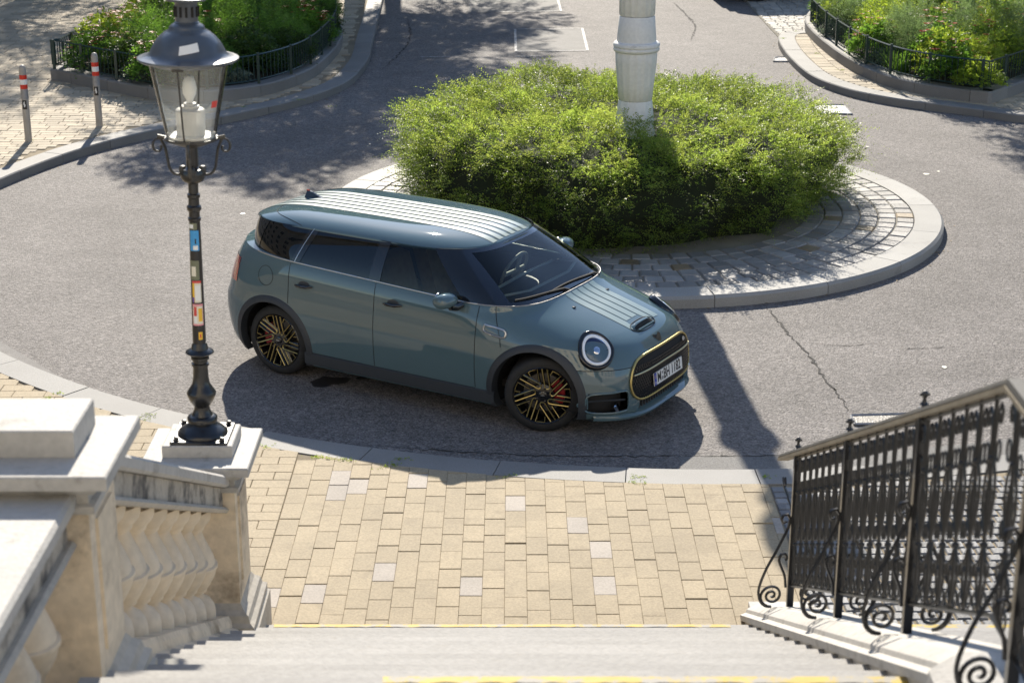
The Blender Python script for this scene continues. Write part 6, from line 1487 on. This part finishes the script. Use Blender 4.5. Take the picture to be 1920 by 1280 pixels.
def seat(x, y, w, name):
    r = empty(name); r.parent = car; r.location = (x, y, .36)
    mb = MB(); mb.box((-.02, -w/2, .10), (.50, w/2, .26), .05); mb.build('seat_cushion', MT['seat'], r)
    mb = MB(); mb.box((-.07, -w/2, 0), (.07, w/2, .62), .06); mb.xform(Matrix.Translation((.0, 0, .20)) @ Matrix.Rotation(R(-16), 4, 'Y')); mb.build('backrest', MT['seat'], r)
    for yy in ([0] if w < .7 else [-.42, .42]):
        mb = MB(); mb.box((-.045, -.12, 0), (.045, .12, .17), .035); mb.tube([(0, -.05, -.1), (0, -.05, .03)], .008, 5); mb.tube([(0, .05, -.1), (0, .05, .03)], .008, 5); mb.xform(Matrix.Translation((-.205, yy, .83)) @ Matrix.Rotation(R(-12), 4, 'Y')); mb.build('head_restraint', MT['seat'], r)
seat(1.05, -.37, .5, 'front_seat'); seat(1.05, .37, .5, 'front_seat'); seat(.12, 0, 1.25, 'rear_seat')
mb = MB(); mb.box((2.08, .10, 1.30), (2.10, .20, 1.345)) if False else mb.box((1.80, -.11, 1.27), (1.825, .11, 1.335), .01); mb.build('rear_view_mirror', MT['gloss'], car)
V = [(gh_fx(y, .93)-.10, y, 1.345) for y in np.linspace(-.5, .5, 11)] + [(-.35, y, 1.345) for y in np.linspace(-.5, .5, 11)]
MB().add(V, [(i, i+1, 12+i, 11+i) for i in range(10)]).build('roof_lining', MT['dash_pale'], car)

# ------------------------------------------------------------------ parked car at the upper right
pc2 = empty('parked_car', (6.35, 38.9, 0), R(4), label='silver-blue car parked on the pale setts at the top edge of the photo', cat='car')
def loft_car(root):
    prof = [(-2.05, .35, .55), (-2.0, .28, .95), (-1.75, .26, 1.02), (-1.2, .24, 1.05), (0, .24, 1.0), (.9, .24, .98), (1.7, .24, .88), (2.0, .28, .72), (2.12, .35, .5)]
    V = []; n = 16
    for x, zb, zt in prof:
        w = .88*(1-.16*abs(x/2.1)**4)
        for k in range(n):
            a = 2*math.pi*k/n; c, s_ = math.cos(a), math.sin(a); V.append((x, w*math.copysign(abs(c)**.45, c), (zb+zt)/2+(zt-zb)/2*math.copysign(abs(s_)**.5, s_)))
    F = [(j*n+k, j*n+(k+1) % n, (j+1)*n+(k+1) % n, (j+1)*n+k) for j in range(len(prof)-1) for k in range(n)] + [tuple(range(n))[::-1], tuple((len(prof)-1)*n+k for k in range(n))]
    MB().add(V, F).build('body', MT['cover_cloth'], root, 50)
    V = []; cab = [(-1.9, .99, .80), (-1.5, 1.42, .60), (.2, 1.47, .60), (1.05, .98, .80)]
    mb = MB(); V = [(-1.95, -.80, .98), (-1.95, .80, .98), (1.1, .80, .96), (1.1, -.80, .96), (-1.5, -.6, 1.43), (-1.5, .6, 1.43), (.25, .6, 1.45), (.25, -.6, 1.45)]
    mb.add(V, [(0, 4, 5, 1), (1, 5, 6, 2), (2, 6, 7, 3), (3, 7, 4, 0)]); mb.build('windows', MT['pane'], root)
    mb = MB(); mb.box((-1.55, -.61, 1.425), (.3, .61, 1.475), .03); mb.build('roof', MT['cover_cloth'], root)
    wp = None
    for x in (-1.3, 1.32):
        for s in (-1, 1):
            mb = MB(); mb.lathe([(.19, -.1), (.29, -.1), (.31, -.07), (.31, .07), (.29, .1), (.2, .1), (.19, .07), (.05, .06)], 28); mb.xform(Matrix.Translation((x, s*.80, .31)) @ Matrix.Rotation(R(90), 4, 'X')); w_ = mb.build('wheel', MT['rubber'], root, 40)
            mb = MB(); mb.lathe([(.19, .0), (.17, .108), (.03, .112)], 20); mb.xform(Matrix.Translation((x, s*.80, .31)) @ Matrix.Rotation(R(90)*(-s), 4, 'X')); mb.build('rim', MT['silver'], w_, 40)
    mb = MB(); mb.box((-2.12, -.78, .36), (-2.0, .78, .56), .03); mb.build('bumper', MT['cover_cloth'], root)
    for s in (-1, 1):
        mb = MB(); mb.box((2.0, s*.62-.12, .62), (2.06, s*.62+.12, .74), .02); mb.build('headlight', MT['led'], root); mb = MB(); mb.box((-2.06, s*.68-.1, .66), (-1.98, s*.68+.1, .84), .02); mb.build('tail_light', MT['tail'], root)
loft_car(pc2)

# ------------------------------------------------------------------ houses around the place (seen in reflections and light)
def building(name, x0, y0, x1, y1, h, m, lbl, faces, zb=0.):
    root = empty(name, ((x0+x1)/2, (y0+y1)/2, zb), label=lbl, cat='building'); ox, oy = (x0+x1)/2, (y0+y1)/2
    MB().box((x0-ox, y0-oy, 0), (x1-ox, y1-oy, h)).build('wall', m, root)
    MB().box((x0-ox-.35, y0-oy-.35, h), (x1-ox+.35, y1-oy+.35, h+.5), .15).build('cornice', m, root)
    wf = MB(); wf.box((-.62, -.06, -.1), (.62, .12, 0)); wf.box((-.6, -.03, 0), (-.5, .08, 1.9)); wf.box((.5, -.03, 0), (.6, .08, 1.9)); wf.box((-.66, -.08, 1.9), (.66, .14, 2.05)); w0 = wf.build('window', MT['frame'], root)
    p0 = MB(); p0.box((-.5, -.01, 0), (.5, .03, 1.9)); p = p0.build('pane', MT['pane'], w0); b = MB(); b.box((-.03, .03, 0), (.03, .05, 1.9)); b.box((-.5, .03, 1.2), (.5, .05, 1.26)); b.build('sash', MT['frame'], w0)
    first = True
    for f in faces:
        L = (x1-x0) if f in 'NS' else (y1-y0); n = max(1, int(L/2.7))
        for r in range(int((h-1.5)/3.4)):
            for k in range(n):
                u = -L/2 + L*(k+.5)/n; z = 1.2+r*3.4
                loc, rz = {'N': ((u, y1-oy, z), 0), 'S': ((u, y0-oy, z), math.pi), 'E': ((x1-ox, u, z), -math.pi/2), 'W': ((x0-ox, u, z), math.pi/2)}[f]
                if first: w0.location = loc; w0.rotation_euler = (0, 0, rz); first = False
                else: dup_tree(w0, root, loc, (0, 0, rz))
    return root
building('town_house', -18, -26, 2, -12.5, 21, MT['facade'], 'cream town house with tall windows behind the stairs', 'N', 3.86)
building('town_house', 3.2, -26, 22, -12.5, 17, MT['facade_b'], 'grey town house beside the cream one behind the stairs', 'N', 3.86)
building('town_house', -40, 8, -24, 62, 19, MT['facade_b'], 'long grey apartment house left of the square outside the photo', 'E')
building('town_house', 24, 30, 40, 80, 19, MT['facade'], 'long cream apartment house right of the square outside the photo', 'W')
building('town_house', -46, 84, 50, 98, 25, MT['facade_b'], 'grey apartment house closing the far end of the street', 'S')
